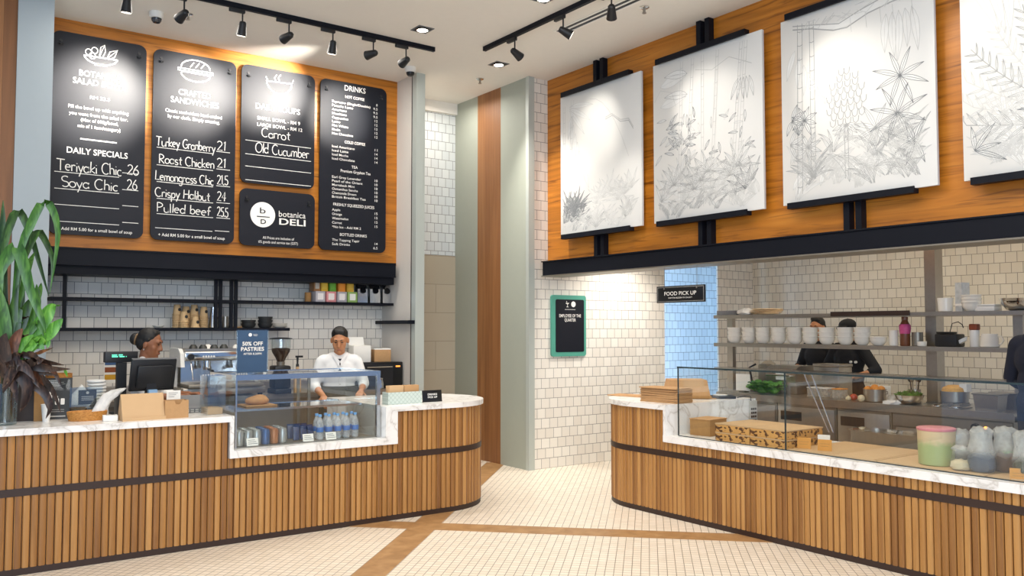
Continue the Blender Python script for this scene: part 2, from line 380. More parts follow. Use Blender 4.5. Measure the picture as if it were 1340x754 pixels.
# passage between the two counters
struct('wall_passage_upper', MB().box(4.86, 5.90, 9.33, 9.45, 2.535, CEIL), tilemat('passage_tile', ('x', 'z', None), '#dcdfdd', '#d2d6d6', '#80807d', .108, .1175))
struct('wall_passage_lower', MB().box(4.86, 5.90, 9.32, 9.45, 0, 2.53), M['beige_tile'])
struct('trim_6', MB().box(4.86, 5.87, 9.28, 9.33, CEIL - .14, CEIL), M['ceil'])
# pillar: grey paint, boards, grey paint, aluminium corner
struct('wall_pillar', MB().box(5.87, 6.1, 8.805, 9.33, 0, CEIL).box(5.87, 6.1, 7.78, 8.31, 0, CEIL), M['putty'])
pw = MB()
for i in range(3): pw.box(5.868, 6.1, 8.31 + i*.165, 8.31 + (i+1)*.165 - .0012, 0, CEIL)
struct('wall_pillar_planks', pw, M['board'])
struct('trim_7', MB().box(5.862, 5.945, 7.745, 7.80, 0, CEIL), M['alu'])
# tile wall at the far end of the kitchen side, doorway, kitchen
struct('wall_side', MB().box(5.945, 6.3, 7.77, 7.9, 0, CEIL).box(6.3, 8.075, 7.77, 7.9, 0, 3.05), M['tile_y'])
struct('wall_side_end', MB().box(9.11, 10.6, 7.77, 7.795, 0, 3.05), M['tile_y'])
struct('wall_doorway_back', MB().box(7.2, 10.6, 8.6, 8.7, 0, 3.05).box(10.5, 10.6, 7.9, 8.6, 0, 3.05).box(7.2, 7.3, 7.9, 8.6, 0, 3.05), tilemat('doorway_tile', ('x', 'z', None), '#dfe3e6', '#d4d9de', '#80807d', .113, .114))
struct('wall_kitchen_back', MB().box(9.85, 9.95, -1, 7.9, 0, 3.05), tilemat('kitchen_tile', ('y', 'z', None), '#e2dbcc', '#d8d0c0', '#8a8378', .12, .116, .0031))
struct('wall_right_upper', MB().box(6.16, 6.26, -1, 7.77, 2.36, CEIL), M['ply'])
struct('trim_8', MB().box(6.0, 6.16, -1, 7.665, 2.2, 2.36).box(5.985, 6.16, -1, 7.67, 2.352, 2.364), M['steel_black'])
struct('trim_9', MB().box(5.985, 6.3, -1, 7.67, 2.188, 2.2), M['steel_dull'])

# ================================================================== COUNTERS
def counter(f, a0, ac, ledges, a_r, zt, name, label):
    """f maps (along, depth) to the floor; half-round end at ac; ledges = (from, to) where the front is low"""
    RR = .58; t = thing(name, label, 'counter', (*f(ac, RR), 0)); off = Vector(t.location)
    g = lambda x, y, z: Vector((*f(x, y), z)) - off
    def outline(o, a_lo, a_hi=None, n=26):
        if a_hi is not None: return [(a_lo, -o), (a_hi, -o), (a_hi, .82), (a_lo, .82)]
        arc = [(ac + (RR + o) * math.sin(math.pi * i / n), RR - (RR + o) * math.cos(math.pi * i / n)) for i in range(n + 1)]
        return [(a_lo, -o)] + arc + [(a_r, 2*RR + o), (a_r, .82), (a_lo, .82)] if a_lo < a_r else [(a_lo, -o)] + arc + [(a_lo, 2*RR + o)]
    core = MB().prism(outline(-.02, a0), 0, .632, 0, g)
    l0, l1 = ledges
    if l0 > a0: core.prism(outline(-.02, a0, l0), .632, .903, 0, g)
    core.prism(outline(-.02, l1), .632, .903, 0, g)
    part('body', core, M['dark_band'], t, smooth=False)
    # path of slats
    path = []; L = ac - a0; tot = L + math.pi * RR + (ac - a_r); pitch = .0475; n = int(tot / pitch)
    lo, hi = MB(), MB()
    prof = [(-.0212, 0), (-.0212, .010), (-.0168, .0165), (-.009, .0195), (.009, .0195), (.0168, .0165), (.0212, .010), (.0212, 0)]
    for i in range(n):
        s = (i + .5) * pitch
        if s < L: c = (a0 + s, 0); tn = (1, 0); nm = (0, -1); 
        elif s < L + math.pi * RR:
            q = (s - L) / RR; c = (ac + RR * math.sin(q), RR - RR * math.cos(q)); tn = (math.cos(q), math.sin(q)); nm = (math.sin(q), -math.cos(q))
        else: c = (ac - (s - L - math.pi * RR), 2 * RR); tn = (-1, 0); nm = (0, 1)
        sl = [(c[0] + tn[0]*p + nm[0]*(q - .02), c[1] + tn[1]*p + nm[1]*(q - .02)) for p, q in prof]
        low = l0 - .01 < c[0] < l1 and s < L
        lo.prism(sl, .044, .512, 0, g); hi.prism(sl, .558, .634 if low else .904, 0, g)
    part('lower_slat_cladding', lo, M['slat'], t, ang=25); part('upper_slat_cladding', hi, M['slat'], t, ang=25)
    part('dark_band', MB().prism(outline(.002, a0), .51, .56, 0, g), M['dark_band'], t, 'dark brown band running round the counter')
    part('plinth', MB().prism(outline(-.004, a0), 0, .046, 0, g), M['dark_band'], t, 'dark brown plinth')
    # marble: high top, low ledge, uprights at the step
    mb = MB(); RO = .60
    arc = [(ac + RO * math.sin(math.pi * i / 30), RR - RO * math.cos(math.pi * i / 30)) for i in range(31)]
    up = .112 if l0 > a0 else .03
    mb.prism([(l1 - up, -.02)] + arc + [(l1 - up, 2*RR + .02)], .904, zt, 0, g)
    mb.prism([(l1 - up, -.017), (l1, -.017), (l1, 2*RR + .01), (l1 - up, 2*RR + .01)], .69, .904, 0, g)
    mb.prism([(l0 if l0 > a0 else a0, -.02), (l1, -.02), (l1, .84), (l0 if l0 > a0 else a0, .84)], .634, .69, 0, g)
    if l0 > a0:
        mb.prism([(a0, -.02), (l0 + .03, -.02), (l0 + .03, .84), (a0, .84)], .904, zt, 0, g)
        mb.prism([(l0, -.017), (l0 + .03, -.017), (l0 + .03, .84), (l0, .84)], .69, .904, 0, g)
    return t, mb
cl, mbl = counter(lambda a, b: (a, 6.43 + b), -1.5, 4.02, (2.07, 3.475), 3.36, .948, 'service_counter', 'long curved-end counter of vertical oak slats below the black menu boards')
one('marble_countertop', mbl, M['marble'], 'white veined marble top of the left counter, stepping down under the drinks case', 'countertop', (4.02, 7.01, 0), smooth=False)
cr, mbr = counter(lambda a, b: (5.38 + b, a), -.5, 5.635, (-9, 5.19), 5.19, .948, 'service_counter', 'long curved-end counter of vertical oak slats in front of the kitchen')
one('marble_countertop', mbr, M['marble'], 'white veined marble top of the kitchen counter with high rounded end', 'countertop', (5.96, 5.635, 0), smooth=False)
ZT = .948; ZL = .69

# ================================================================== MENU BOARDS: lettering helpers
_txt = {}
def text_mb(mb, s, p, right, up, cap, width=None, align='C', mi=0, depth=.0012, bold=0.0, shear=0):
    key = (s, bold, shear)
    if key not in _txt:
        cu = bpy.data.curves.new('t', 'FONT'); cu.body = s; cu.size = 1; cu.resolution_u = 3; cu.offset = bold; cu.shear = shear; cu.fill_mode = 'FRONT'
        o = bpy.data.objects.new('t', cu); COL.objects.link(o); bpy.context.view_layer.update()
        me = bpy.data.meshes.new_from_object(o.evaluated_get(bpy.context.evaluated_depsgraph_get()))
        v = [q.co.copy() for q in me.vertices]; f = [list(q.vertices) for q in me.polygons]
        bpy.data.objects.remove(o); bpy.data.curves.remove(cu); bpy.data.meshes.remove(me); _txt[key] = (v, f)
    v, f = _txt[key]
    if not v: return mb
    x0 = min(q.x for q in v); x1 = max(q.x for q in v); k = cap / .70
    kx = width / (x1 - x0) if width else k
    ox = {'L': x0, 'C': (x0 + x1) / 2, 'R': x1}[align]
    right = Vector(right).normalized(); up = Vector(up).normalized(); nn = right.cross(up); p = Vector(p)
    return mb.add([p + right * ((q.x - ox) * kx) + up * (q.y * k - cap / 2) + nn * depth for q in v], f, mi)

def arc_(cx, cy, rx, ry, a0, a1, n=9):
    return [(cx + rx * math.cos(R(a0 + (a1 - a0) * i / n)), cy + ry * math.sin(R(a0 + (a1 - a0) * i / n))) for i in range(n + 1)]
_o = lambda w=.24, h=.27: arc_(w, h, w, h, 90, 450, 14)
G = {   # single-stroke chalk hand: (advance, strokes), baseline 0, x-height .55, capitals 1
 'T': (.75, [[(0, 1), (.72, .97)], [(.36, 1), (.33, 0)]]), 'e': (.52, [[(.03, .3), (.45, .33)] + arc_(.24, .28, .22, .27, 15, 300)]),
 'r': (.4, [[(.04, .55), (.04, 0)], [(.04, .35)] + arc_(.22, .36, .16, .18, 150, 40)]), 'i': (.2, [[(.08, .5), (.08, 0)], [(.08, .72), (.09, .76)]]),
 'y': (.5, [[(.02, .55), (.22, .08)], [(.45, .58), (.1, -.38)]]), 'a': (.55, [arc_(.23, .27, .22, .27, 50, 400, 12), [(.44, .55), (.45, 0)]]),
 'k': (.5, [[(.05, 1), (.05, 0)], [(.42, .55), (.06, .24), (.45, 0)]]), 'C': (.72, [arc_(.38, .5, .36, .5, 50, 310, 14)]),
 'h': (.5, [[(.05, 1), (.05, 0)], [(.05, .33)] + arc_(.23, .33, .18, .22, 150, 0) + [(.42, 0)]]), 'c': (.46, [arc_(.24, .27, .22, .27, 50, 310)]),
 'S': (.62, [arc_(.3, .75, .26, .25, 40, 270, 9) + arc_(.3, .25, .27, .25, 90, -140, 9)]), 'o': (.53, [_o()]),
 'u': (.52, [[(.04, .55), (.04, .25)] + arc_(.23, .22, .19, .22, 180, 360) + [(.42, .55)], [(.42, .55), (.44, 0)]]),
 'n': (.52, [[(.05, .55), (.05, 0)], [(.05, .33)] + arc_(.24, .33, .18, .22, 150, 0) + [(.42, 0)]]),
 'b': (.52, [[(.05, 1), (.05, .02)], arc_(.25, .27, .2, .27, 150, -170, 10)]), 'w': (.68, [[(.02, .55), (.16, 0), (.32, .45), (.46, 0), (.62, .56)]]),
 'g': (.52, [arc_(.23, .28, .21, .26, 50, 400, 12), [(.43, .55), (.43, -.2)] + arc_(.24, -.2, .19, .2, 0, -150)]),
 's': (.44, [arc_(.21, .41, .16, .14, 40, 270, 7) + arc_(.21, .13, .17, .14, 90, -150, 7)]),
 'R': (.66, [[(.05, 0), (.05, 1)] + arc_(.1, .74, .42, .26, 90, -90, 9) + [(.1, .48), (.58, 0)]]), 't': (.42, [[(.2, .85), (.2, .08), (.34, 0)], [(.02, .56), (.38, .58)]]),
 'L': (.58, [[(.06, 1), (.04, 0), (.52, .03)]]), 'm': (.78, [[(.05, .55), (.05, 0)], [(.05, .35)] + arc_(.2, .35, .15, .2, 150, 0) + [(.36, 0)], [(.36, .35)] + arc_(.52, .35, .15, .2, 150, 0) + [(.68, 0)]]),
 'G': (.74, [arc_(.38, .5, .36, .5, 50, 350, 14) + [(.42, .42)]]), 'p': (.52, [[(.05, .55), (.05, -.42)], arc_(.25, .28, .2, .27, 160, -160, 10)]),
 'H': (.72, [[(.05, 1), (.05, 0)], [(.6, 1), (.6, 0)], [(.05, .5), (.6, .52)]]), 'l': (.2, [[(.08, 1), (.08, 0)]]),
 'P': (.62, [[(.06, 0), (.06, 1)] + arc_(.1, .73, .42, .27, 90, -90, 9) + [(.06, .46)]]), 'd': (.54, [arc_(.23, .27, .21, .27, 40, 390, 12), [(.44, 1), (.44, 0)]]),
 'f': (.4, [arc_(.28, .82, .12, .18, 40, 180, 5) + [(.16, 0)], [(.02, .52), (.34, .54)]]), 'O': (.82, [arc_(.38, .5, .37, .5, 90, 450, 18)]),
 '0': (.56, [arc_(.25, .5, .22, .5, 90, 450, 14)]), '1': (.3, [[(.04, .8), (.16, 1), (.15, 0)]]),
 '2': (.58, [arc_(.26, .74, .22, .26, 160, -30, 8) + [(.04, .02), (.52, .03)]]), '4': (.6, [[(.36, 0), (.36, 1), (.02, .35), (.54, .36)]]),
 '5': (.56, [[(.48, 1), (.1, .98), (.08, .58)] + arc_(.24, .3, .24, .3, 110, -150, 9)]), '6': (.56, [[(.4, 1), (.12, .6)] + arc_(.26, .28, .23, .28, 150, 510, 12)]),
 '.': (.2, [[(.03, .0), (.09, .0), (.09, .09), (.03, .09), (.03, 0)]]), ' ': (.36, [])}
def hand(mb, s, pl, wid, cap, right, up, th, mi=0):
    right = Vector(right); up = Vector(up); nn = right.cross(up); adv = sum(G[c][0] for c in s); k = wid / adv; x = 0; pl = Vector(pl)
    for c in s:
        jy = random.uniform(-.04, .04); js = random.uniform(-.05, .05)
        for st in G[c][1]:
            pts = [pl + right * ((x + q[0] + (q[1]) * js) * k) + up * ((q[1] + jy) * cap) + nn * .0015 for q in st]
            rib(mb, pts, th, up.cross(right), mi)
        x += G[c][0]
def rib(mb, pts, w, nrm, mi=0):
    # flat chalk or pencil stroke lying on a surface with normal nrm
    nrm = Vector(nrm).normalized(); k = len(pts)
    pts = [Vector(p) for p in pts]
    vs = []
    for i, p in enumerate(pts):
        t = pts[min(i+1, k-1)] - pts[max(i-1, 0)]
        if t.length < 1e-9: t = Vector((1, 0, 0))
        sd = t.normalized().cross(nrm); wi = w[i] if isinstance(w, (list, tuple)) else w
        vs += [p - sd * wi / 2, p + sd * wi / 2]
    mb.add(vs, [(2*i, 2*i+1, 2*i+3, 2*i+2) for i in range(k-1)], mi)

BY = 8.80; RX = (1, 0, 0); UZ = (0, 0, 1)
def rr(x0, x1, z0, z1, r, n=6):
    o = []
    for cx, cz, a in ((x1-r, z1-r, 0), (x0+r, z1-r, 90), (x0+r, z0+r, 180), (x1-r, z0+r, 270)):
        o += [(cx + r * math.cos(R(a + 90*i/n)), cz + r * math.sin(R(a + 90*i/n))) for i in range(n+1)]
    return o
def board(name, label, x0, x1, z0, z1):
    t = thing(name, label, 'menu board', ((x0+x1)/2, BY + .02, z0))
    off = Vector(t.location); g = lambda x, z, y: (x - off.x, y - off.y, z - off.z)
    pn = part('panel', MB().prism(rr(x0, x1, z0, z1, .07), BY, BY + .022, 0, g), M['chalk'], t, smooth=False)
    for sx in (x0 + .07, x1 - .07):
        b = MB(); b.cone((sx - off.x, -.03, z1 - .09 - off.z), (sx - off.x, .03, z1 - .09 - off.z), .013, .013, 12); b.cone((sx - off.x, -.026, z1 - .115 - off.z), (sx - off.x, -.02, z1 - .13 - off.z), .02, .02, 12)
        part('hanging_bolt', b, M['black'], t)
    return pn, off
def tx(mb, off, s, xl, xr, yc, cap, **kw):
    if isinstance(mb, LT): mb.cut('printed_line')
    """words between picture columns xl..xr at row yc, laid on the board's own plane"""
    a = P('y', BY - .001, xl, yc); b = P('y', BY - .001, xr, yc); c = P('y', BY - .001, (xl + xr) / 2, yc); m = (c - _c).dot(_f) / FPX
    kw['bold'] = kw.get('bold', 0) * .5; text_mb(mb, s, c - off, RX, UZ, cap * m * .86, b.x - a.x, **kw)
def ln(mb, off, xl, xr, yl, th=.006):
    if isinstance(mb, LT): mb.cut('ruled_line')
    a = P('y', BY - .001, xl, yl); b = P('y', BY - .001, xr, yl); z = a.z
    rib(mb, [Vector((a.x, BY - .0015, z)) - off, Vector((b.x, BY - .0015, z)) - off], th, (0, -1, 0))
def hw(mb, off, s, xl, xr, yb, cap):
    if isinstance(mb, LT): mb.cut('chalk_writing')
    a = P('y', BY - .001, xl, yb); b = P('y', BY - .001, xr, yb); m = (a - _c).dot(_f) / FPX
    hand(mb, s, a - off, b.x - a.x, cap * m, RX, UZ, .0088)
def icon_line(mb, off, px, th=.012):
    q = [P('y', BY - .001, *p) - off for p in px]; rib(mb, q, th, (0, -1, 0))
def ipath(cx, cy, rx, ry, a0, a1, n=14, sl=.15):
    return [(cx + rx * math.cos(R(a0 + (a1-a0)*i/n)), cy - ry * math.sin(R(a0 + (a1-a0)*i/n)) + sl * rx * math.cos(R(a0 + (a1-a0)*i/n))) for i in range(n+1)]

t, o = board('menu_board', 'tall black menu board headed BOTANICA SALAD BOWL, with daily specials in chalk', 1.145, 1.966, 2.47, 4.366)
h = LT(); tx(h, o, 'BOTANICA', 104, 159, 99, 9, bold=.012); tx(h, o, 'SALAD BOWL', 96, 165, 109.5, 9, bold=.012); tx(h, o, 'RM 23.5', 118, 144, 129, 5); tx(h, o, 'DAILY SPECIALS', 88, 168, 200, 9, bold=.03)
for s, a, b, y in (('Fill the bowl up with anything', 90, 169, 143.5), ('you want from the salad bar.', 91, 168, 152), ('(Max of 600g/bowl,', 106, 155, 159.5), ('min of 1 item/category)', 102, 158, 167.5)): tx(h, o, s, a, b, y, 5, bold=.01)
ln(h, o, 105, 153, 181.5, .012); tx(h, o, '+ Add RM 5.00 for a small bowl of soup', 76, 174, 301.5, 4.6, bold=.012)
part('printed_lettering', h, M['white'], t, smooth=False)
h = LT(); hw(h, o, 'Teriyaki Chic', 74, 160, 222, 15); hw(h, o, '26', 166, 182, 228, 13); hw(h, o, 'Soya Chic', 80, 155, 244, 14); hw(h, o, '26', 166, 180, 248, 13)
for y in (226, 248, 269, 291): ln(h, o, 71, 156, y - 2); ln(h, o, 160, 181, y)
part('chalk_writing', h, M['chalkline'], t, smooth=False)
h = MB(); icon_line(h, o, ipath(132, 74, 22, 11, 185, 355)); icon_line(h, o, [(110, 72), (154, 79)]); icon_line(h, o, [(124, 84), (140, 86)], .02)
for cx, cy in ((116, 68), (124, 66), (121, 73)): icon_line(h, o, ipath(cx, cy, 4, 4, 0, 360), .008)
for q in ([(130, 75), (132, 62), (137, 59), (138, 68), (134, 76)], [(140, 77), (144, 68), (154, 66), (150, 75), (144, 78)]): icon_line(h, o, q + q[:1], .009); icon_line(h, o, [q[0], q[2]], .006)
part('salad_bowl_emblem', h, M['white'], t, smooth=False)

t, o = board('menu_board', 'tall black menu board headed CRAFTED SANDWICHES, with five chalked sandwiches', 2.032, 2.848, 2.47, 4.363)
h = LT(); tx(h, o, 'CRAFTED', 234, 276, 123, 9, bold=.012); tx(h, o, 'SANDWICHES', 224, 287, 134, 9, bold=.012); tx(h, o, 'Classic sandwiches hand-crafted', 217, 291, 149, 5, bold=.01); tx(h, o, 'by our chefs. Simply amazing.', 220, 288, 156, 5, bold=.01)
tx(h, o, '+ Add RM 5.00 for a small bowl of soup', 208, 295, 309.5, 4.6, bold=.012); part('printed_lettering', h, M['white'], t, smooth=False)
h = LT()
for s, a, b, y, pr in (('Turkey Granberry', 204, 282, 190, '21'), ('Roast Chicken', 208, 281, 213, '21'), ('Lemongrass Chic', 203, 280, 235, '21.5'), ('Crispy Halibut', 203, 275, 257, '24'), ('Pulled beef', 205, 276, 277, '25.5')):
    hw(h, o, s, a, b, y, 12); hw(h, o, pr, 284, 299 if len(pr) > 2 else 296, y + 6, 12); ln(h, o, 205, 279, y + 2.5); ln(h, o, 283, 301, y + 8)
ln(h, o, 203, 278, 298); ln(h, o, 281, 300, 302); part('chalk_writing', h, M['chalkline'], t, smooth=False)
h = MB(); icon_line(h, o, ipath(256, 90, 19, 11, 0, 180)); icon_line(h, o, ipath(256, 97, 19, 10, 180, 360)); 
for q in ([(233, 88), (279, 96), (279, 99), (233, 91), (233, 88)], [(238, 93), (276, 100)]): icon_line(h, o, q, .01)
for i in range(3): icon_line(h, o, [(249 + i*7, 88 + i), (254 + i*7, 82 + i)], .009)
part('sandwich_emblem', h, M['white'], t, smooth=False)

t, o = board('menu_board', 'shorter black menu board headed DAILY SOUPS, with two chalked soups', 2.904, 3.715, 3.121, 4.371)
h = LT(); tx(h, o, 'DAILY SOUPS', 335, 393, 142.5, 8.5, bold=.012); tx(h, o, 'SMALL BOWL - RM 9', 337, 393, 158, 5.2, bold=.012); tx(h, o, 'LARGE BOWL - RM 12', 337, 396, 166.5, 5.2, bold=.012); part('printed_lettering', h, M['white'], t, smooth=False)
h = LT(); hw(h, o, 'Carrot', 342, 380, 179, 12); hw(h, o, 'Old Cucumber', 334, 405, 199, 13)
for y in (183, 201, 217, 235): ln(h, o, 321, 407, y)
part('chalk_writing', h, M['chalkline'], t, smooth=False)
h = MB(); icon_line(h, o, ipath(365.5, 107, 16.5, 16, 182, 358)); icon_line(h, o, [(348, 100), (351, 106), (382, 110), (384, 105)], .01); icon_line(h, o, [(358, 124), (372, 126)], .02)
for d in (0, 5): icon_line(h, o, [(361 + d, 106), (359 + d, 102), (362.5 + d, 98)], .009)
part('soup_bowl_emblem', h, M['white'], t, smooth=False)

t, o = board('sign_board', 'small black board with the round white b D logo, below the soups board', 2.904, 3.727, 2.466, 3.062)
h = MB(); c = P('y', BY - .002, 344, 281); m = (c - _c).dot(_f) / FPX
h.prism([(c.x - o.x + 16.6*m*math.cos(R(i*10)), c.z - o.z + 16.6*m*math.sin(R(i*10))) for i in range(36)], -.0215, -.02, 0, lambda x, z, y: (x, y, z)); part('round_logo', h, M['white'], t, smooth=False)
h = MB(); tx(h, o, 'b', 340, 347.5, 275.5, 9, depth=.003); tx(h, o, 'D', 341, 348, 290, 7, bold=.03, depth=.003); a = P('y', BY - .0045, 336, 283); b = P('y', BY - .0045, 353, 283)
rib(h, [a - o, Vector((b.x, b.y, a.z)) - o], .008, (0, -1, 0)); part('logo_letters', h, M['chalk'], t, smooth=False)
h = LT(); tx(h, o, 'botanica', 365, 400, 281, 9); tx(h, o, 'DELI', 365.5, 400, 291, 9.5, bold=.035); tx(h, o, 'All Prices are inclusive of', 344, 385, 312, 4); tx(h, o, '6% goods and service tax (GST)', 338.5, 390, 317.5, 4); part('printed_lettering', h, M['white'], t, smooth=False)

t, o = board('menu_board', 'tall narrow black board headed DRINKS, rightmost on the menu wall', 3.779, 4.594, 2.466, 4.372)
h = LT(); tx(h, o, 'DRINKS', 451, 478.5, 117, 8, bold=.03)
def col(items, y0, y1, xl=434.5, xr=None):
    n = len(items)
    for i, (s, pr) in enumerate(items):
        h.cut('price_line'); y = y0 + (y1 - y0) * i / max(1, n - 1); a = P('y', BY - .001, xl, y); m = (a - _c).dot(_f) / FPX; text_mb(h, s, a - o, RX, UZ, 3.1*m, len(s) * 2.3 * m, 'L', bold=.003)
        if pr: b = P('y', BY - .001, 494, y + 6); text_mb(h, pr, b - o, RX, UZ, 3.2*m, len(pr) * 2.1 * m, 'R', bold=.003)
for s, a, b, y in (('HOT COFFEE', 452, 477, 128.5), ('COLD COFFEE', 451, 478, 187.5), ('TEA', 460, 468, 219), ('Premium Gryphon Tea', 446, 485, 225.5), ('FRESHLY SQUEEZED JUICES', 436.5, 490, 269.5), ('BOTTLED DRINKS', 445, 480, 308)): tx(h, o, s, a, b, y, 4.2, bold=.012)
col([('Espresso (Single/Double)', '8'), ('Piccolo Latte', '9.5'), ('Americano', '9.5'), ('Macchiato', '9.5'), ('Cappuccino', '12'), ('Latte', '12'), ('Flat White', '12'), ('Mocha', '12'), ('Hot Chocolate', '12')], 132, 174)
col([('Iced Americano', '11'), ('Iced Latte', '14'), ('Iced Mocha', '14'), ('Iced Chocolate', '14')], 191, 207)
col([('Earl Grey Lavender', '10'), ('Pearl of the Orient', '10'), ('Marrakesh Mint', '10'), ('Osmanthus Sencha', '10'), ('Chamomile Dream', '10'), ('British Breakfast Tea', '10')], 231, 257)
col([('Apple', '15'), ('Orange', '15'), ('Watermelon', '15'), ('Carrot', '15'), ('*No Ice - Add RM 2', '')], 274, 296.5)
col([('The Tapping Tapir', '14'), ('Soft Drinks', '6.5')], 313.5, 319)
part('printed_lettering', h, M['white'], t, smooth=False)

# ================================================================== BOTANICAL DRAWINGS on the kitchen bulkhead
class Draw:
    def __init__(s, w, h): s.mb = MB(); s.w = w; s.h = h; s.k = 0
    def st(s, pts, w=.006, mi=1):
        s.k += 1; d = .0012 + .00002 * (s.k % 60)
        pts = [(max(.008, min(s.w - .008, a)), max(.008, min(s.h - .008, b))) for a, b in pts]
        rib(s.mb, [(-d, s.w/2 - a, b) for a, b in pts], w, (-1, 0, 0), mi)
    def leaf(s, x, y, ang, L, wd, mi=1, fill=True, bend=.2):
        n = 7; mid = []; a = ang
        for i in range(n + 1): mid.append((x, y)); x += L/n * math.cos(a); y += L/n * math.sin(a); a -= bend / n * (1 if math.cos(ang) > 0 else -1)
        ws = [wd * math.sin(math.pi * (i / n) ** .8) for i in range(n + 1)]
        if max(p[0] for p in mid) + wd > s.w - .01 or min(p[0] for p in mid) - wd < .01 or max(p[1] for p in mid) > s.h - .02 or min(p[1] for p in mid) < .01: return
        def side(k):
            o = []
            for i, (px, py) in enumerate(mid):
                q0 = mid[max(0, i-1)]; q1 = mid[min(n, i+1)]; tx_, ty_ = q1[0]-q0[0], q1[1]-q0[1]; l = math.hypot(tx_, ty_) or 1
                o.append((px - ty_/l * ws[i] * k, py + tx_/l * ws[i] * k))
            return o
        if fill:
            s.q = getattr(s, 'q', 0) + 1; rib(s.mb, [(-.0006 - .000002*(s.q % 250), s.w/2 - a, b) for a, b in mid], [2 * w for w in ws], (-1, 0, 0), fill if fill is not True else 3)
        s.st(side(1), .0035, mi); s.st(side(-1), .0035, mi); s.st(mid, .003, mi)
    def fan(s, x, y, rad, n, a0, a1, mi=1, wd=.02, fl=3):
        for i in range(n):
            a = R(a0 + (a1 - a0) * i / (n - 1)) + random.uniform(-.08, .08); s.leaf(x, y, a, rad * random.uniform(.8, 1.05), wd, mi, fl)
    def stalk(s, x, y0, y1, w, mi=0, lean=0):
        for d in (-w/2, w/2): s.st([(x + d + lean * t / 8, y0 + (y1 - y0) * t / 8) for t in range(9)], .005, mi)
        n = int((y1 - y0) / .11)
        for i in range(n): yy = y0 + (y1-y0) * (i+.5)/n; xx = x + lean * (yy-y0)/(y1-y0); s.st([(xx - w*.6, yy), (xx, yy - .008), (xx + w*.6, yy)], .006, mi)
    def frond(s, pts, n, L, mi=1, droop=.6):
        s.st(pts, .006, mi)
        for i in range(n):
            t = (i + 1) / (n + 1) * (len(pts) - 1); j = int(t); q = t - j; x = pts[j][0]*(1-q) + pts[min(j+1, len(pts)-1)][0]*q; y = pts[j][1]*(1-q) + pts[min(j+1, len(pts)-1)][1]*q
            d = pts[min(j+1, len(pts)-1)]; a = math.atan2(d[1]-pts[j][1], d[0]-pts[j][0]); l = L * (1 - .6 * i / n)
            s.leaf(x, y, a + droop, l, l*.07, mi, True, .1); s.leaf(x, y, a - droop, l, l*.07, mi, True, -.1)
    def grass(s, x, y, n, L, mi=0):
        for i in range(n): s.leaf(x + random.uniform(-.03, .03), y, R(90) + random.uniform(-.9, .9), L * random.uniform(.5, 1), .011, mi, 3, random.uniform(.3, 1.1))
def picture(label, y0, y1, paint, rack_label):
    w = y1 - y0; h = 4.20 - 2.63; t = thing('botanical_drawing', label, 'picture', (6.06, (y0+y1)/2, 2.63), 0, 'botanical pencil drawings along the kitchen bulkhead')
    part('canvas', MB().box(0, .03, -w/2, w/2, 0, h, bev=.003), M['canvas'], t)
    d = Draw(w, h); paint(d); part('drawing', d.mb, [M['pencil_light'], M['pencil'], M['pencil_dark'], M['pencil_fill']], t, smooth=False)
    yc = (y0+y1)/2 + .04; k = thing('picture_hanger', rack_label, 'picture hanger', (6.16, yc, 2.364), 0, 'black twin post hangers holding the drawings')
    for s in (-.052, .052): part('post', MB().box(-.07, -.001, s - .026, s + .026, 0, CEIL - 2.366), M['steel_black'], k, smooth=False)
    part('top_rail', MB().box(-.125, -.071, -.54, .55, 1.838, 1.878).box(-.14, -.125, -.54, .55, 1.825, 1.878), M['steel_black'], k, smooth=False)
    part('bottom_rail', MB().box(-.125, -.071, -.54, .55, .228, .264).box(-.14, -.125, -.54, .55, .228, .278), M['steel_black'], k, smooth=False)
M['pencil_fill'] = plain('soft_graphite_shading', '#e1e1de', .9, var=.08)
def pa(d):
    w, h = d.w, d.h
    for i in range(9): d.fan(.05 + .035*i, .14 + .05*(i % 4), .24, 7, 20, 150, 2, .011, 1)
    for i in range(26): d.grass(random.uniform(.1, w-.1), random.uniform(.03, .2), 4, .22, random.choice([0, 0, 1]))
    d.stalk(.16, .3, 1.5, .035, 0, .05); d.stalk(.07, .05, 1.45, .03, 0)
    for i in range(7): d.leaf(.2 + .03*i, 1.32 - .1*i, R(250 + 8*i), .26, .025, 0)
    for i in range(4): d.leaf(.16, 1.45 - .02*i, R(20 - 22*i), .4, .03, 0)
    d.st([(.75, 1.2), (.85, 1.22), (.98, 1.13), (1.1, 1.12), (1.17, 1.02)], .012, 0); d.st([(.75, 1.18), (.86, 1.2), (.98, 1.11), (1.1, 1.1), (1.17, 1.0)], .006, 1)
    for i in range(6): d.fan(.6 + .11*i, .3 + .05*(i % 3), .24, 8, 10, 170, 0, .012)
    d.st([(.5 + .1*i, 1.45 - .02*i*i) for i in range(7)], .006, 0)
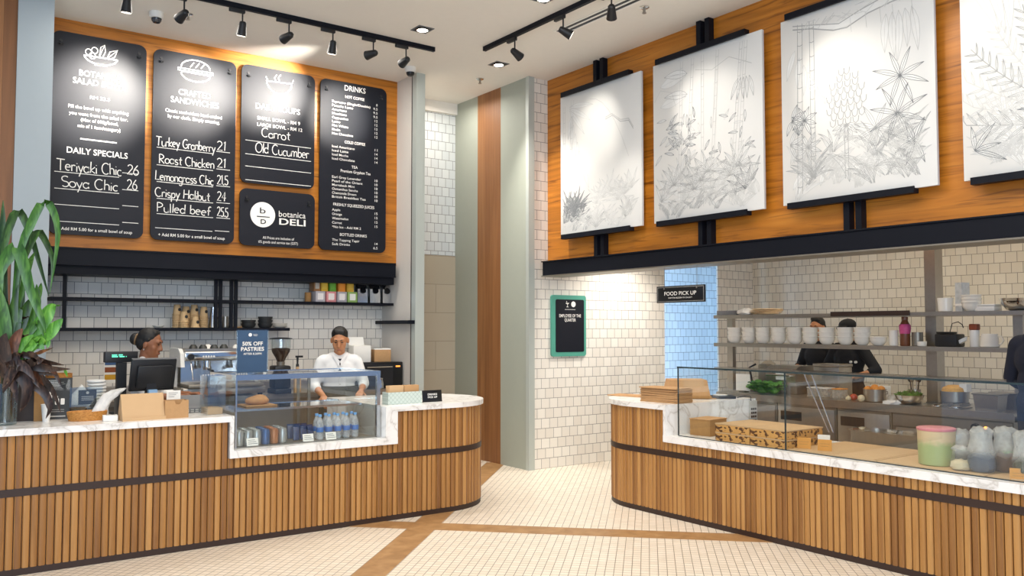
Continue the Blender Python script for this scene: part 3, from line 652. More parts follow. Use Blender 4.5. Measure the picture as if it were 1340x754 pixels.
def pb(d):
    w, h = d.w, d.h
    for x, l in ((.33, .05), (.42, .1), (.62, .02), (.72, .1), (.95, .14), (1.02, .12)): d.stalk(x, .1, 1.52, .03, 0, l)
    for i in range(34): d.leaf(random.uniform(.1, .5), random.uniform(.6, 1.0), random.uniform(0, 6.3), .13, .014, random.choice([1, 1, 2]))
    for i in range(34): d.leaf(random.uniform(.4, w-.15), random.uniform(.45, .95), random.uniform(0, 6.3), .11, .012, random.choice([1, 0, 2]))
    for i in range(14): d.fan(.1 + .085*i, .2 + .07*(i % 4), .24, 8, 0, 180, random.choice([0, 1, 1, 2]), .014)
    for i in range(22): d.grass(random.uniform(.06, w-.06), random.uniform(.02, .15), 4, .24, random.choice([0, 1]))
    for y in (1.13, 1.33): d.leaf(.1, y, R(12), .34, .05, 0); d.leaf(.45, y + .06, R(170), .3, .04, 1)
    for i in range(6): d.leaf(1.05 + .03*i, 1.2, R(240 + 12*i), .2, .018, 1)
    d.st([(.02, 1.2), (.1, 1.3), (.25, 1.25), (.3, 1.1)], .005, 0); d.st([(.55, 1.4), (.75, 1.35), (.95, 1.42), (1.2, 1.3)], .007, 0)
def pc(d):
    w, h = d.w, d.h
    up_ = [(.12, 1.50), (.3, 1.46), (.55, 1.40), (.72, 1.45), (.95, 1.50), (1.30, 1.53)]; lo_ = [(.12, 1.47), (.3, 1.43), (.5, 1.36), (.62, 1.35), (.8, 1.41), (1.0, 1.44), (1.30, 1.45)]
    d.st(up_, .008, 1); d.st(lo_, .01, 1)
    for i in range(40): a = random.uniform(.15, 1.2); d.st([(a, 1.46 + random.uniform(-.05, .05)), (a + .08, 1.47 + random.uniform(-.05, .05))], .005, 0)
    rib(d.mb, [(-.0007, w/2 - x, y) for x, y in [(.3, 1.445), (.55, 1.385), (.72, 1.42), (.95, 1.47), (1.30, 1.49)]], [.03, .05, .07, .06, .08], (-1, 0, 0), 3)
    for a in (.65, .78, .9, 1.0, 1.15): d.st([(a, 1.42), (a + .01, 1.3)], .004, 0)
    d.stalk(.17, .08, 1.5, .045, 1, .02); d.stalk(.30, .2, 1.5, .04, 1, 0); 
    for i in range(7): d.leaf(.10 + .04*i, 1.36 - .07*i, R(232 + 14*i), .26, .026, 0)
    for i in range(6): d.leaf(.95 + .05*i, 1.36, R(262 + 5*i), .3 + .05*(i % 3), .03, 0)
    # a scaly bulb on a stem
    cx, cy = .60, .80
    for r in range(9):
        y = cy - .2 + r*.05; hw_ = .165 * math.sqrt(max(.08, 1 - ((r - 3)/5.1)**2))
        n = max(2, int(hw_ * 2 / .055))
        for i in range(n): x = cx - hw_ + (i + .5 + (.25 if r % 2 else -.25)) * 2*hw_/n; d.st([(x - .026, y + .03), (x - .02, y - .01), (x, y - .025), (x + .02, y - .01), (x + .026, y + .03)], .006, 1)
    for i in range(8): d.leaf(cx, .58, R(190 + 22*i), .13, .016, 1)
    d.stalk(cx, .15, .56, .03, 1)
    for x, y, r, m in ((.10, .7, .15, 2), (.22, .68, .14, 2), (.08, .5, .17, 1), (.25, .45, .15, 1), (1.05, .86, .24, 2), (1.02, .58, .25, 2), (.85, .5, .22, 1), (1.15, .35, .2, 2)): d.fan(x, y, r, 8, -60, 240, m, .018)
    for i in range(34): d.grass(random.uniform(.06, w-.06), random.uniform(.03, .4), 5, .34, random.choice([0, 0, 1]))
    for i in range(9): d.leaf(.1 + .13*i, .12, R(60 + 9*i), .34, .03, random.choice([1, 0]), True, 1.3)
def pd(d):
    w, h = d.w, d.h
    for a in range(9):
        an = R(95 + 10*a); L = 1.15; pts = [(.82 + L*t/7*math.cos(an - .25*t/7), .28 + .85*L*t/7*math.sin(an - .1*t/7)) for t in range(8)]
        d.frond(pts, 13, .2, random.choice([0, 1, 2]), .7)
    for i in range(12): d.fan(.08 + .1*i, .2 + .1*(i % 3), .22, 7, -20, 200, random.choice([0, 1, 2]), .016)
    for i in range(6): d.leaf(.05 + .12*i, 1.45, R(300 - 10*i), .5, .035, 0)
    for i in range(20): d.grass(random.uniform(.05, w-.1), random.uniform(.03, .2), 4, .3, 0)
    d.st([(.02, 1.40), (.3, 1.44), (.6, 1.5)], .02, 0)
picture('white canvas with a faint drawing, dark fern lower left, nearest the tile pillar', 6.13, 7.41, pa, 'black twin post hanger behind the farthest drawing by the tile pillar')
picture('white canvas drawing of bamboo stems, second from the tile pillar', 4.65, 5.96, pb, 'black twin post hanger behind the bamboo drawing')
picture('white canvas drawing of a scaly round bud below a thick branch', 3.14, 4.455, pc, 'black twin post hanger behind the drawing with the branch')
picture('white canvas of large fanning fronds, cut off by the right edge of the photo', 1.65, 2.955, pd, 'black twin post hanger behind the fronds drawing at the right edge')

# ================================================================== TRACK LIGHTS, CEILING FITTINGS
M['lens'] = glow('lit_lamp_lens', (1, .9, .75), 3)
M['lens_bright'] = glow('bright_downlight_lens', (1, .93, .84), 25)
M['dome'] = plain('dark_dome', '#191a1d', .1)
def rail(label, x0, y0, x1, y1):
    t = thing('lighting_track', label, 'track', ((x0+x1)/2, (y0+y1)/2, CEIL), 0, 'black ceiling lighting tracks'); L = abs(x1-x0)/2; D = abs(y1-y0)/2
    if L > D: part('rail', MB().box(-L, L, -.018, .018, -.045, -.001), M['steel_black'], t, smooth=False); part('end_cap', MB().box(L, L + .012, -.019, .019, -.046, -.001), M['black'], t, smooth=False)
    else: part('rail', MB().box(-.018, .018, -D, D, -.045, -.001), M['steel_black'], t, smooth=False); part('end_cap', MB().box(-.019, .019, D, D + .012, -.046, -.001), M['black'], t, smooth=False)
rail('black lighting track running in front of the menu boards', .2, 7.52, 4.46, 7.52)
rail('black lighting track running in front of the botanical drawings', 4.88, .8, 4.88, 7.19)
def spot(label, x, y, tgt, along, energy, ang, group, stem=.15):
    t = thing('track_spotlight', label, 'spotlight', (x, y, CEIL - .046), 0, group)
    part('adapter', MB().box(*((-.07, .07, -.016, .016) if along == 'x' else (-.016, .016, -.07, .07)), -.035, -.0, bev=.004), M['black'], t)
    piv = Vector((.05 if along == 'x' else 0, 0 if along == 'x' else -.05, -stem)); d = (Vector(tgt) - (Vector(t.location) + piv)).normalized()
    part('stem', MB().cone(piv, piv + Vector((0, 0, stem - .03)), .007, .007, 8), M['black'], t)
    a = piv - d * .03; b = piv + d * .085
    hd_ = part('lamp_head', MB().cone(a, b, .030, .046, 20).cone(a - d*.012, a, .02, .03, 20), M['black'], t)
    part('lens', MB().cone(b + d * .0005, b + d * .003, .038, .038, 20), M['lens'], hd_, 'lit lens')
    l = lamp('track_spotlight_light', 'SPOT', Vector(t.location) + b + d * .02, tgt, energy, (1, .94, .85), .03, None, ang, .85)
BT = lambda px, py: tuple(P('y', BY, px, py))
PT = lambda px, py: tuple(P('x', 6.06, px, py))
gl = 'black spotlights on the menu wall track'; gr = 'black spotlights on the picture wall track'
hx = [P('y', 7.52, 166, 4).x - .05, P('y', 7.52, 241, 16).x - .05, 2.431, 2.864, 3.299, 3.727, 4.092]
ordn = ['farthest left', 'second from the left', 'third from the left', 'fourth from the left', 'fifth from the left', 'sixth from the left', 'farthest right']
tg = [((1.5, 8.2, .9), 50, 40), (BT(130, 125), 520, 46), ((2.4, 8.5, 1.0), 60, 40), (BT(254, 122), 430, 44), ((3.3, 8.4, 1.0), 60, 40), (BT(352, 112), 540, 46), (BT(446, 150), 260, 40)]
for i, x in enumerate(hx): spot('black track spotlight over the menu boards, %s in view' % ordn[i], x, 7.52, tg[i][0], 'x', tg[i][1], tg[i][2], gl)
tr = [(6.72, PT(782, 168), 55, 42), (5.975, PT(930, 150), 62, 44), (5.33, (7.2, 7.77, 1.3), 90, 30), (4.6, PT(1112, 112), 66, 44), (3.5, PT(1315, 60), 60, 44)]
rl = ['nearest the pillar', 'second from the pillar', 'third from the pillar', 'fourth from the pillar, out over the kitchen counter', 'fifth from the pillar, out over the kitchen counter']
for i, (y, tt, e, a) in enumerate(tr): spot('black track spotlight facing the drawings, %s' % rl[i], 4.88, y, tt, 'y', e, a, gr)
def downlight(label, x, y, tgt=None, e=160):
    t = thing('recessed_downlight', label, 'downlight', (x, y, CEIL), R(0), 'square recessed ceiling downlights')
    fr = MB(); w = .085
    for a, b, c, d in ((-w, w, -w, -w+.012), (-w, w, w-.012, w), (-w, -w+.012, -w+.012, w-.012), (w-.012, w, -w+.012, w-.012)): fr.box(a, b, c, d, -.006, -.0005)
    part('trim_frame', fr, M['grey'], t, smooth=False); part('back_plate', MB().box(-w+.012, w-.012, -w+.012, w-.012, -.003, -.0006), M['black'], t, smooth=False)
    part('lamp_ring', MB().lathe([(.058, -.004), (.062, -.012), (.05, -.014), (.05, -.004)], n=24), M['chrome'], t); part('lens', MB().cone((0, 0, -.0125), (0, 0, -.006), .049, .049, 24), M['lens_bright'], t, 'lit lens')
    lamp('recessed_downlight_light', 'SPOT', (x, y, CEIL - .03), tgt or (x, y, 0), e, NEUT, .05, None, 75, .9)
downlight('square recessed downlight beyond the end of the menu wall track', 4.10, 7.12)
downlight('square recessed downlight close to the grey pillar', 5.33, 7.585, (6.2, 7.2, .3), 280)
downlight('square recessed downlight cut by the top edge of the photo', 4.57, 5.82, (4.6, 5.8, 0), 160)
def sprinkler(label, x, y):
    t = thing('sprinkler', label, 'sprinkler', (x, y, CEIL), 0, 'ceiling fire sprinklers')
    part('rosette', MB().lathe([(.045, -.001), (.045, -.008), (.03, -.016), (.0, -.018)], n=20), M['chrome'], t)
    part('nozzle', MB().lathe([(.012, -.016), (.012, -.05), (.02, -.056), (.02, -.06), (0, -.062)], n=14), M['steel'], t)
sprinkler('chrome ceiling sprinkler by the grey pillar', 5.469, 8.162); sprinkler('chrome ceiling sprinkler above the bamboo drawing', 5.429, 5.443); sprinkler('chrome ceiling sprinkler between track lights above the sandwiches board', 2.146, 8.037)
def dome(label, x, y):
    t = thing('dome_camera', label, 'security camera', (x, y, CEIL), 0, 'white dome security cameras')
    part('housing', MB().lathe([(.062, -.001), (.062, -.035), (.056, -.055), (.045, -.06)], n=24), M['whiteplastic'], t); part('dome', MB().lathe([(.046, -.058), (.043, -.08), (.03, -.098), (0, -.106)], n=24), M['dome'], t, 'dark glossy dome')
dome('white dome security camera above the tall salad bowl board', 1.903, 8.167); dome('white dome security camera by the white partition top', 4.601, 8.253)
v = thing('slot_vent', 'long white slot air diffuser in the ceiling beside the picture track', 'air vent', (5.23, 4.2, CEIL))
part('frame', MB().box(-.075, -.055, -2.2, 2.22, -.006, -.0005).box(.055, .075, -2.2, 2.22, -.006, -.0005).box(-.055, .055, 2.20, 2.22, -.006, -.0005), M['white'], v, smooth=False)
part('vane', MB().box(-.012, .012, -2.2, 2.2, -.005, -.0005), M['white'], v, smooth=False)
part('slot', MB().box(-.055, -.012, -2.2, 2.2, -.002, -.0006).box(.012, .055, -2.2, 2.2, -.002, -.0006), M['black'], v, smooth=False)

# ================================================================== WALL SHELVES BEHIND THE LEFT COUNTER
t = thing('wall_shelving', 'black steel wall shelving on the tiles under the menu wall', 'shelving', (3.0, 9.2, 1.58)); o = Vector(t.location)
def bx(x0, x1, y0, y1, z0, z1): return MB().box(x0-o.x, x1-o.x, y0-o.y, y1-o.y, z0-o.z, z1-o.z)
part('upper_shelf', bx(1.20, 4.755, 8.90, 9.199, 1.865, 1.895), M['steel_black'], t, smooth=False)
part('lower_shelf', bx(1.20, 3.50, 8.90, 9.199, 1.575, 1.607), M['steel_black'], t, smooth=False)
for x in (1.315, 2.71, 2.757, 2.87, 2.916):
    part('post', bx(x-.016, x+.016, 8.905, 8.937, 1.607, 1.865), M['steel_black'], t, smooth=False); part('post', bx(x-.016, x+.016, 8.905, 8.937, 1.895, 2.104), M['steel_black'], t, smooth=False)
one('ledge_shelf', MB().box(-.09, 0, -.40, .40, 0, .04), M['steel_black'], 'short black ledge on the white partition beside the barista', 'shelf', (4.759, 8.79, 1.652), smooth=False)
t = thing('back_counter', 'stainless steel back counter along the tiled menu wall', 'counter', (2.9, 8.9, 0))
part('worktop', MB().box(-1.75, 1.85, -.36, .299, .88, .93), M['steel'], t, smooth=False); part('cabinet', MB().box(-1.75, 1.85, -.33, .299, 0, .879), M['steel_dull'], t, smooth=False)
part('splashback', MB().box(-1.75, 1.85, .285, .299, .93, 1.02), M['steel'], t, smooth=False)

# ================================================================== DRINKS CASE in the left counter
M['can'] = plain('pale_aluminium_can', '#a9aaa5', .3, .6, var=.05); M['can_blue'] = plain('blue_can', '#3c5a86', .3, .3); M['can_orange'] = plain('copper_can', '#a86a3d', .3, .3)
M['water'] = filmmat('clear_bottle_plastic', '#e4eaec', .34, .15); M['cap_blue'] = plain('light_blue_cap', '#6ea8de', .4); M['label_blue'] = plain('blue_bottle_label', '#4d78b8', .45)
M['pack'] = plain('navy_snack_pack', '#24365c', .3, var=.2, scale=60); M['bread'] = plain('baked_crust', '#c08a4c', .7, var=.25, scale=30, bump=.4)
M['steel_fascia'] = plain('mirror_steel', '#c9ccce', .14, 1.0, var=.02)
X0, X1, Y0, Y1 = 2.135, 3.352, 6.50, 7.16
t = thing('display_case', 'glass fronted drinks case with steel top trim let into the left counter', 'display case', (X0, Y0, ZL))
w, d, hh = X1 - X0, Y1 - Y0, 1.245 - ZL; z0 = .002
part('front_glass', MB().box(.012, w-.03, 0, .008, z0, hh-.04), M['glass'], t, smooth=False)
part('side_glass', MB().box(.0, .008, .012, d-.012, z0, hh-.04), M['glass'], t, smooth=False); part('side_glass', MB().box(w-.012, w-.004, .032, d-.012, z0, hh-.04), M['glass'], t, smooth=False)
part('top_glass', MB().box(.006, w-.006, .02, d-.012, hh-.012, hh-.004), M['glass'], t, smooth=False)
part('steel_trim', MB().box(0, w, -.006, .016, hh-.04, hh).box(0, .012, .016, d, hh-.04, hh).box(w-.012, w, .016, d, hh-.04, hh).box(0, w, d-.012, d, hh-.04, hh), M['steel_fascia'], t, smooth=False)
part('corner_post', MB().box(w-.03, w, -.004, .03, z0, hh-.04), M['steel_fascia'], t, smooth=False); part('corner_post', MB().box(0, .012, -.002, .012, z0, hh-.04), M['steel_fascia'], t, smooth=False)
for x in (w*.62, w*.70): part('rear_post', MB().box(x-.012, x+.012, d-.03, d-.012, z0, hh-.04), M['steel_dull'], t, smooth=False)
part('glass_shelf', MB().box(.015, w-.09, .17, d-.04, .268, .276), M['acrylic'], t, smooth=False); part('shelf_edge', MB().box(.015, w-.09, .16, .17, .262, .280), M['steel_fascia'], t, smooth=False); part('shelf_edge', MB().box(.015, w-.09, d-.04, d-.03, .262, .280), M['steel_fascia'], t, smooth=False)
part('floor_tray', MB().box(.014, w-.033, .012, d-.012, z0, .006), M['steel_dull'], t, smooth=False)
ZC = ZL + .0065
def lathe_obj(prof, n=16): return MB().lathe(prof, n=n)
# cans
can_p = [(.026, 0), (.032, .006), (.033, .012), (.033, .100), (.027, .114), (.0265, .117), (.022, .113), (0, .113)]
cans = {}
def can(mat, label, x, y):
    if mat not in cans:
        t = thing('drink_can', label, 'can', (x, y, ZC), 0, 'drink cans in the glass case'); part('body', lathe_obj(can_p), M[mat], t); part('pull_tab', MB().box(-.006, .006, -.012, .008, .1135, .1155), M['chrome'], t, smooth=False); cans[mat] = t
    else: dup(cans[mat], (x, y, ZC), 0, label)
cn = ['leftmost', 'second', 'third', 'fourth', 'fifth', 'sixth']; rn = ['front', 'second', 'third', 'rearmost']
for c in range(6):
    for r_ in range(4):
        m = 'can' if c not in (3, 4) else ('can_blue' if c == 3 else 'can_orange'); nm = {'can': 'pale silver', 'can_blue': 'blue', 'can_orange': 'copper'}[m]
        can(m, '%s drink can in the %s column, %s row of the glass case' % (nm, cn[c], rn[r_]), 2.195 + c*.069 + .006*r_, 6.585 + r_*.069)
# bottles
bt = None
def bottle(label, x, y):
    global bt
    if bt: return dup(bt, (x, y, ZC), 0, label)
    t = thing('water_bottle', label, 'bottle', (x, y, ZC), 0, 'water bottles in the glass case')
    part('body', lathe_obj([(.024, 0), (.029, .006), (.03, .02), (.0285, .06), (.03, .07), (.03, .12), (.026, .145), (.014, .172), (.012, .178), (.012, .184), (0, .184)], 18), M['water'], t)
    part('label', lathe_obj([(.0306, .062), (.0308, .064), (.0308, .098), (.0306, .100), (.0302, .098), (.0302, .064), (.0306, .062)], 18), M['label_blue'], t, 'blue paper label'); part('cap', lathe_obj([(.0145, .1845), (.0145, .200), (.012, .203), (0, .203)], 14), M['cap_blue'], t, 'light blue screw cap'); bt = t
bn = ['leftmost', 'second', 'third', 'fourth', 'rightmost']
for i in range(5):
    for j in range(2): bottle('clear water bottle with blue cap, %s in the %s row of the case' % (bn[i], ('front', 'rear')[j]), 2.86 + i*.078 + .012*j, 6.60 + j*.095)
# snack packs and price cards
for i in range(6):
    x, y = 2.66 + (i % 3)*.062, 6.60 + (i // 3)*.12
    b = MB(); b.M = Matrix.Rotation(R(-12), 4, 'X'); b.box(-.026, .026, -.014, .014, .008, .115, bev=.008).box(-.026, .026, -.002, .002, .112, .128)
    one('snack_pack', b, M['pack'], 'navy foil snack pack between cans and bottles, %s, %s row' % (['left', 'middle', 'right'][i % 3], ['front', 'back'][i // 3]), 'snack pack', (x, y, ZC), R(10*(i % 3 - 1)), 'snack packs in the glass case')
for lab, x in (('in front of the cans', 2.283), ('in front of the snack packs', 2.735), ('in front of the water bottles', 2.93)):
    t = thing('price_card', 'small white price card %s' % lab, 'price card', (x, 6.532, ZC), 0, 'price cards in the glass case')
    b = MB(); b.M = Matrix.Rotation(R(-14), 4, 'X'); b.box(-.045, .045, -.001, .001, .002, .062); part('card', b, M['paper'], t, smooth=False)
    b = MB(); b.M = Matrix.Rotation(R(-14), 4, 'X')
    for k in range(3): b.box(-.034, .02 + .01*k, -.0018, -.0012, .045 - .014*k, .049 - .014*k)
    part('print_lines', b, M['grey'], t, smooth=False)
# bread on the shelf
tray = thing('pastry_board', 'brown board holding a loaf inside the glass case', 'board', (2.46, 6.95, ZL + .2765)); part('board', MB().box(-.13, .13, -.12, .12, 0, .012, bev=.003), M['kraft_dark'], tray)
b = MB(); b.ell((0, 0, .032), (.10, .065, .040), 18); b.ell((.03, .03, .04), (.07, .05, .04), 16); one('bread_loaf', b, M['bread'], 'crusty loaf on the shelf of the glass case', 'bread', (2.46, 6.95, ZL + .286))

# sign standing on the case
M['poster_blue'] = plain('slate_blue_print', '#3e5570', .35, var=.3, scale=7)
t = thing('counter_sign', 'slate blue 50% OFF PASTRIES sign in a clear stand on the drinks case', 'sign', (2.335, 6.72, 1.245)); 
part('acrylic_sleeve', MB().box(-.128, .128, -.004, -.001, .0, .345).box(-.128, .128, .004, .007, 0, .345).box(-.128, .128, -.05, .06, 0, .003).box(-.128, -.122, -.004, .007, 0, .345).box(.122, .128, -.004, .007, 0, .345), M['acrylic'], t, smooth=False)
part('printed_card', MB().box(-.12, .12, -.0005, .003, .008, .338), M['poster_blue'], t, smooth=False)
b = MB(); text_mb(b, '50% OFF', (0, -.005, .235), RX, UZ, .030, .165, bold=.02); part('offer_heading', b, M['white'], t, smooth=False)
b = MB(); text_mb(b, 'PASTRIES', (0, -.005, .193), RX, UZ, .030, .185, bold=.02); part('offer_heading', b, M['white'], t, smooth=False)
b = MB(); text_mb(b, 'AFTER 8.30PM', (0, -.005, .155), RX, UZ, .016, .145, bold=.01); part('offer_time', b, M['white'], t, smooth=False)
b = MB(); b.prism([(-.02 + .014*math.cos(R(20*i)), .305 + .014*math.sin(R(20*i))) for i in range(18)], -.0055, -.005, 0, lambda x, z, y: (x, y, z)); part('round_logo', b, M['white'], t, smooth=False)
b = MB(); text_mb(b, 'botanica', (.022, -.005, .309), RX, UZ, .008, .036); text_mb(b, 'DELI', (.022, -.005, .299), RX, UZ, .008, .03); part('logo_words', b, M['white'], t, smooth=False)

# ================================================================== THINGS ON THE LEFT COUNTER
M['slate_card'] = plain('charcoal_card', '#2d2e2e', .5); M['wicker'] = woodmat('wicker', ('#7d4d1b', '#bd7f37', '#d29a52'), (40, 40, 120), .6, bump=.6, big=1.5)
M['bag_white'] = filmmat('white_thin_plastic', '#eceae6', .85, .4)
# tent card with bottle outlines
t = thing('menu_tent', 'leaning charcoal card with white bottle shapes, on the counter beside the plant', 'menu card', (.975, 6.93, ZT), R(-14))
b = MB(); b.M = Matrix.Rotation(R(-12), 4, 'X'); b.box(-.115, .105, 0, .006, 0, .30); part('card', b, M['slate_card'], t, smooth=False)
b = MB(); b.M = Matrix.Translation((0, .072, 0)) @ Matrix.Rotation(R(8), 4, 'X'); b.box(-.105, .095, 0, .004, 0, .285); part('rear_leaf', b, M['acrylic'], t, smooth=False)
b = MB(); b.M = Matrix.Rotation(R(-12), 4, 'X')
for x, ww, h2 in ((-.035, .028, .07), (.012, .026, .045), (.048, .026, .045)):
    b.prism(rr(x - ww/2, x + ww/2, .105, .105 + h2, .006, 3), -.002, -.0008, 0, lambda a, c, y: (a, y, c))
b.prism([(-.042, .174), (-.028, .174), (-.031, .20), (-.039, .20)], -.002, -.0008, 0, lambda a, c, y: (a, y, c)); b.prism([(.006, .149), (.018, .149), (.015, .168), (.009, .168)], -.002, -.0008, 0, lambda a, c, y: (a, y, c)); part('bottle_shapes', b, M['white'], t, smooth=False)
b = MB(); b.M = Matrix.Rotation(R(-12), 4, 'X')
for i, (x, ww) in enumerate(((.0, .10), (0, .12), (0, .08))): b.box(x - ww/2, x + ww/2, -.0016, -.0008, .265 - i*.012, .268 - i*.012)
for i in range(2): b.box(-.06, .06, -.0016, -.0008, .068 - .014*i, .0705 - .014*i)
b.prism([(-.08 + .011*math.cos(R(20*i)), .022 + .011*math.sin(R(20*i))) for i in range(18)], -.0016, -.0008, 0, lambda a, c, y: (a, y, c)); b.box(-.062, .07, -.0016, -.0008, .018, .026); part('print_lines', b, M['pale_grey'], t, smooth=False)
# kraft menu holder, half behind the plant
t = thing('menu_holder', 'kraft box with a dark brown front card, half hidden by the plant', 'menu holder', (.80, 6.93, ZT), R(-10))
part('dark_card', MB().prism([(-.13, 0), (.045, 0), (.045, .24), (-.10, .27)], -.012, 0, 0, lambda a, c, y: (a, y, c)), plain('dark_brown_card', '#3a2c25', .6), t, smooth=False); part('kraft_side', MB().prism([(.047, 0), (.125, 0), (.125, .20), (.08, .265), (.047, .26)], -.06, .02, 0, lambda a, c, y: (a, y, c)), M['kraft_dark'], t, smooth=False)
one('paper_cup', lathe_obj([(.022, 0), (.034, .118), (.036, .12), (.034, .122), (.031, .118), (.02, .004), (0, .004)], 18), M['whiteplastic'], 'small white cup standing before the kraft menu holder', 'cup', (.905, 6.80, ZT))
# napkins
t = thing('napkin_holder', 'clear holder of white folded napkins behind the wicker basket', 'napkin holder', (1.17, 7.06, ZT), R(-4))
part('clear_tray', MB().box(-.12, .10, -.05, .05, 0, .006).box(-.12, .10, -.05, -.046, .006, .09).box(-.12, .10, .046, .05, .006, .09), M['acrylic'], t, smooth=False)
for k in range(5): part('napkin', MB().prism([(-.11, .02), (-.02 , .008), (.085, .12), (.0, .235), (-.115, .10)], -.035 + k*.015, -.027 + k*.015, 0, lambda a, c, y: (a, y, c)), M['paper'], t, smooth=False)
# wicker basket, card frame
t = thing('wicker_basket', 'oval wicker tray standing before the small black card', 'basket', (1.155, 6.735, ZT), R(0))
part('rim_and_wall', MB().lathe([(.118, 0), (.128, .035), (.133, .062), (.128, .066), (.120, .060), (.113, .012), (0, .010)], n=30, sx=1, sy=.62), M['wicker'], t)
t = thing('card_holder', 'clear stand holding a small black card behind the wicker tray', 'card holder', (1.165, 6.875, ZT), R(0))
part('acrylic_block', MB().box(-.10, .115, 0, .004, 0, .225).box(-.10, .115, .03, .034, 0, .225).box(-.10, .115, .004, .03, 0, .004), M['acrylic'], t, smooth=False); part('black_card', MB().box(-.045, .075, .006, .010, .10, .205), M['slate_card'], t, smooth=False)
b = MB(); b.prism([(.015 + .01*math.cos(R(20*i)), .185 + .01*math.sin(R(20*i))) for i in range(18)], .0045, .0055, 0, lambda a, c, y: (a, y, c))
for k in range(3): b.box(-.025, .055, .0045, .0055, .155 - k*.012, .159 - k*.012)
part('print_lines', b, M['pale_grey'], t, smooth=False)
# stack of white lids
lid0 = None
for k in range(11):
    lab = 'white cup lid, number %d counted from the top of the tall stack by the tiles' % (11 - k)
    lab = 'white cup lid, %s in the tall lid stack behind the napkins' % (['lowest', 'second from bottom', 'third from bottom', 'fourth from bottom', 'fifth from bottom', 'middle one', 'fifth from top', 'fourth from top', 'third from top', 'second from top', 'topmost'][k])
    if lid0 is None: lid0 = one('cup_lid', lathe_obj([(.062, 0), (.066, .004), (.066, .012), (.060, .019), (.052, .0195), (.050, .015), (0, .015)], 24), M['whiteplastic'], lab, 'lid', (1.29, 7.17, ZT), 0, 'white lids stacked on the counter')
    else: o = lid0.copy(); COL.objects.link(o); o.location = (1.29 + .004*math.sin(k), 7.17, ZT + k*.0255 * .95); o['label'] = lab
# crumpled white bag
def crumple(profile, seed, n=22, amp=.12, sx=1, sy=1):
    rnd = random.Random(seed); ph = [rnd.uniform(0, 6.3) for _ in range(8)]; mb = MB(); vs = []; k = len(profile)
    for i, (r, z, ox, oy) in enumerate(profile):
        for j in range(n):
            q = 2*math.pi*j/n; f = 1 + amp*(math.sin(3*q + ph[0] + i*.9) * .5 + math.sin(5*q + ph[1] - i*1.3)*.35 + math.sin(9*q + ph[2] + i*2.1)*.3) * (0 if i == 0 else 1)
            vs.append((ox + r*f*sx*math.cos(q), oy + r*f*sy*math.sin(q), z + (0 if i == 0 else r*.12*math.sin(4*q + ph[3] + i))))
    fs = [(i*n+j, i*n+(j+1) % n, (i+1)*n+(j+1) % n, (i+1)*n+j) for i in range(k-1) for j in range(n)] + [tuple(range(n-1, -1, -1)), tuple(range((k-1)*n, k*n))]
    return mb.add(vs, fs)
one('plastic_bag', crumple([(.05, 0, -.02, 0), (.06, .03, -.02, 0), (.05, .08, 0, .01), (.045, .13, .03, .02), (.05, .17, .08, .03), (.045, .195, .12, .04), (.02, .21, .16, .05)], 3, amp=.2), M['bag_white'], 'crumpled white plastic bag slumped against the till', 'bag', (1.255, 6.79, ZT))
t = thing('card_box', 'small white box in front of the crumpled bag', 'box', (1.283, 6.60, ZT), R(-6)); part('box', MB().box(-.05, .045, -.04, .04, 0, .04, bev=.003), M['paper'], t); part('slot', MB().box(-.03, .03, -.008, .008, .0402, .0415), M['grey'], t, smooth=False)
# till
t = thing('till_monitor', 'black touch screen till seen from behind on its stand', 'monitor', (1.62, 7.0, ZT), R(6))
b = MB(); b.M = Matrix.Translation((0.03, -.02, .30)) @ Matrix.Rotation(R(14), 4, 'X'); b.box(-.17, .17, -.015, .015, -.13, .12, bev=.01).box(-.13, .13, -.05, -.014, -.10, .08, bev=.012); part('screen_back', b, M['black'], t)
b = MB(); b.M = Matrix.Translation((0.03, -.02, .30)) @ Matrix.Rotation(R(14), 4, 'X'); b.box(-.165, .165, -.016, .017, .121, .126); part('screen_rim', b, M['grey'], t, smooth=False)
b = MB(); b.box(-.055, .075, -.085, .10, 0, .02, bev=.006); b.prism([(-.04, .02), (.06, .02), (.045, .23), (-.025, .23)], -.055, -.02, 0, lambda a, c, y: (a, y, c)); part('stand', b, M['black'], t)
b = MB(); b.cone((.012, -.0885, .155), (.012, -.0856, .155), .03, .03, 24).box(-.02, .044, -.0855, -.05, .10, .185); part('round_sticker', b, plain('pale_blue_sticker', '#8fb4d6', .5), t, 'pale blue round sticker', smooth=False)
t = thing('customer_display', 'black pole display with a green text line, left of the till', 'display', (1.455, 7.13, ZT), R(4))
part('pole', MB().box(-.035, .035, -.02, .02, .012, .39), M['black'], t, smooth=False); part('base', MB().box(-.08, .08, -.07, .07, 0, .012, bev=.004), M['black'], t)
b = MB(); b.box(-.125, .115, -.03, .03, .392, .475, bev=.006); part('display_head', b, M['black'], t); M['green_text'] = glow('green_display_text', (.12, .75, .45), 1.3)
b = MB()
for x0_, x1_, z_ in ((-.078, -.04, .449), (-.030, .0, .449), (-.078, -.034, .436), (-.024, .014, .436), (.024, .028, .436)): b.box(x0_, x1_, -.0318, -.0305, z_ - .004, z_ + .004)
part('lit_text', b, M['green_text'], t, 'lit green text', smooth=False)
one('receipt_printer', MB().box(-.06, .09, -.09, .10, 0, .15, bev=.012).box(-.05, .08, -.095, .02, .151, .158), M['black'], 'black receipt printer partly behind the slanted kraft stand', 'printer', (1.425, 6.82, ZT))
t = thing('kraft_stand', 'slanted blank kraft display stand at the front of the counter', 'display stand', (1.475, 6.52, ZT), R(2))
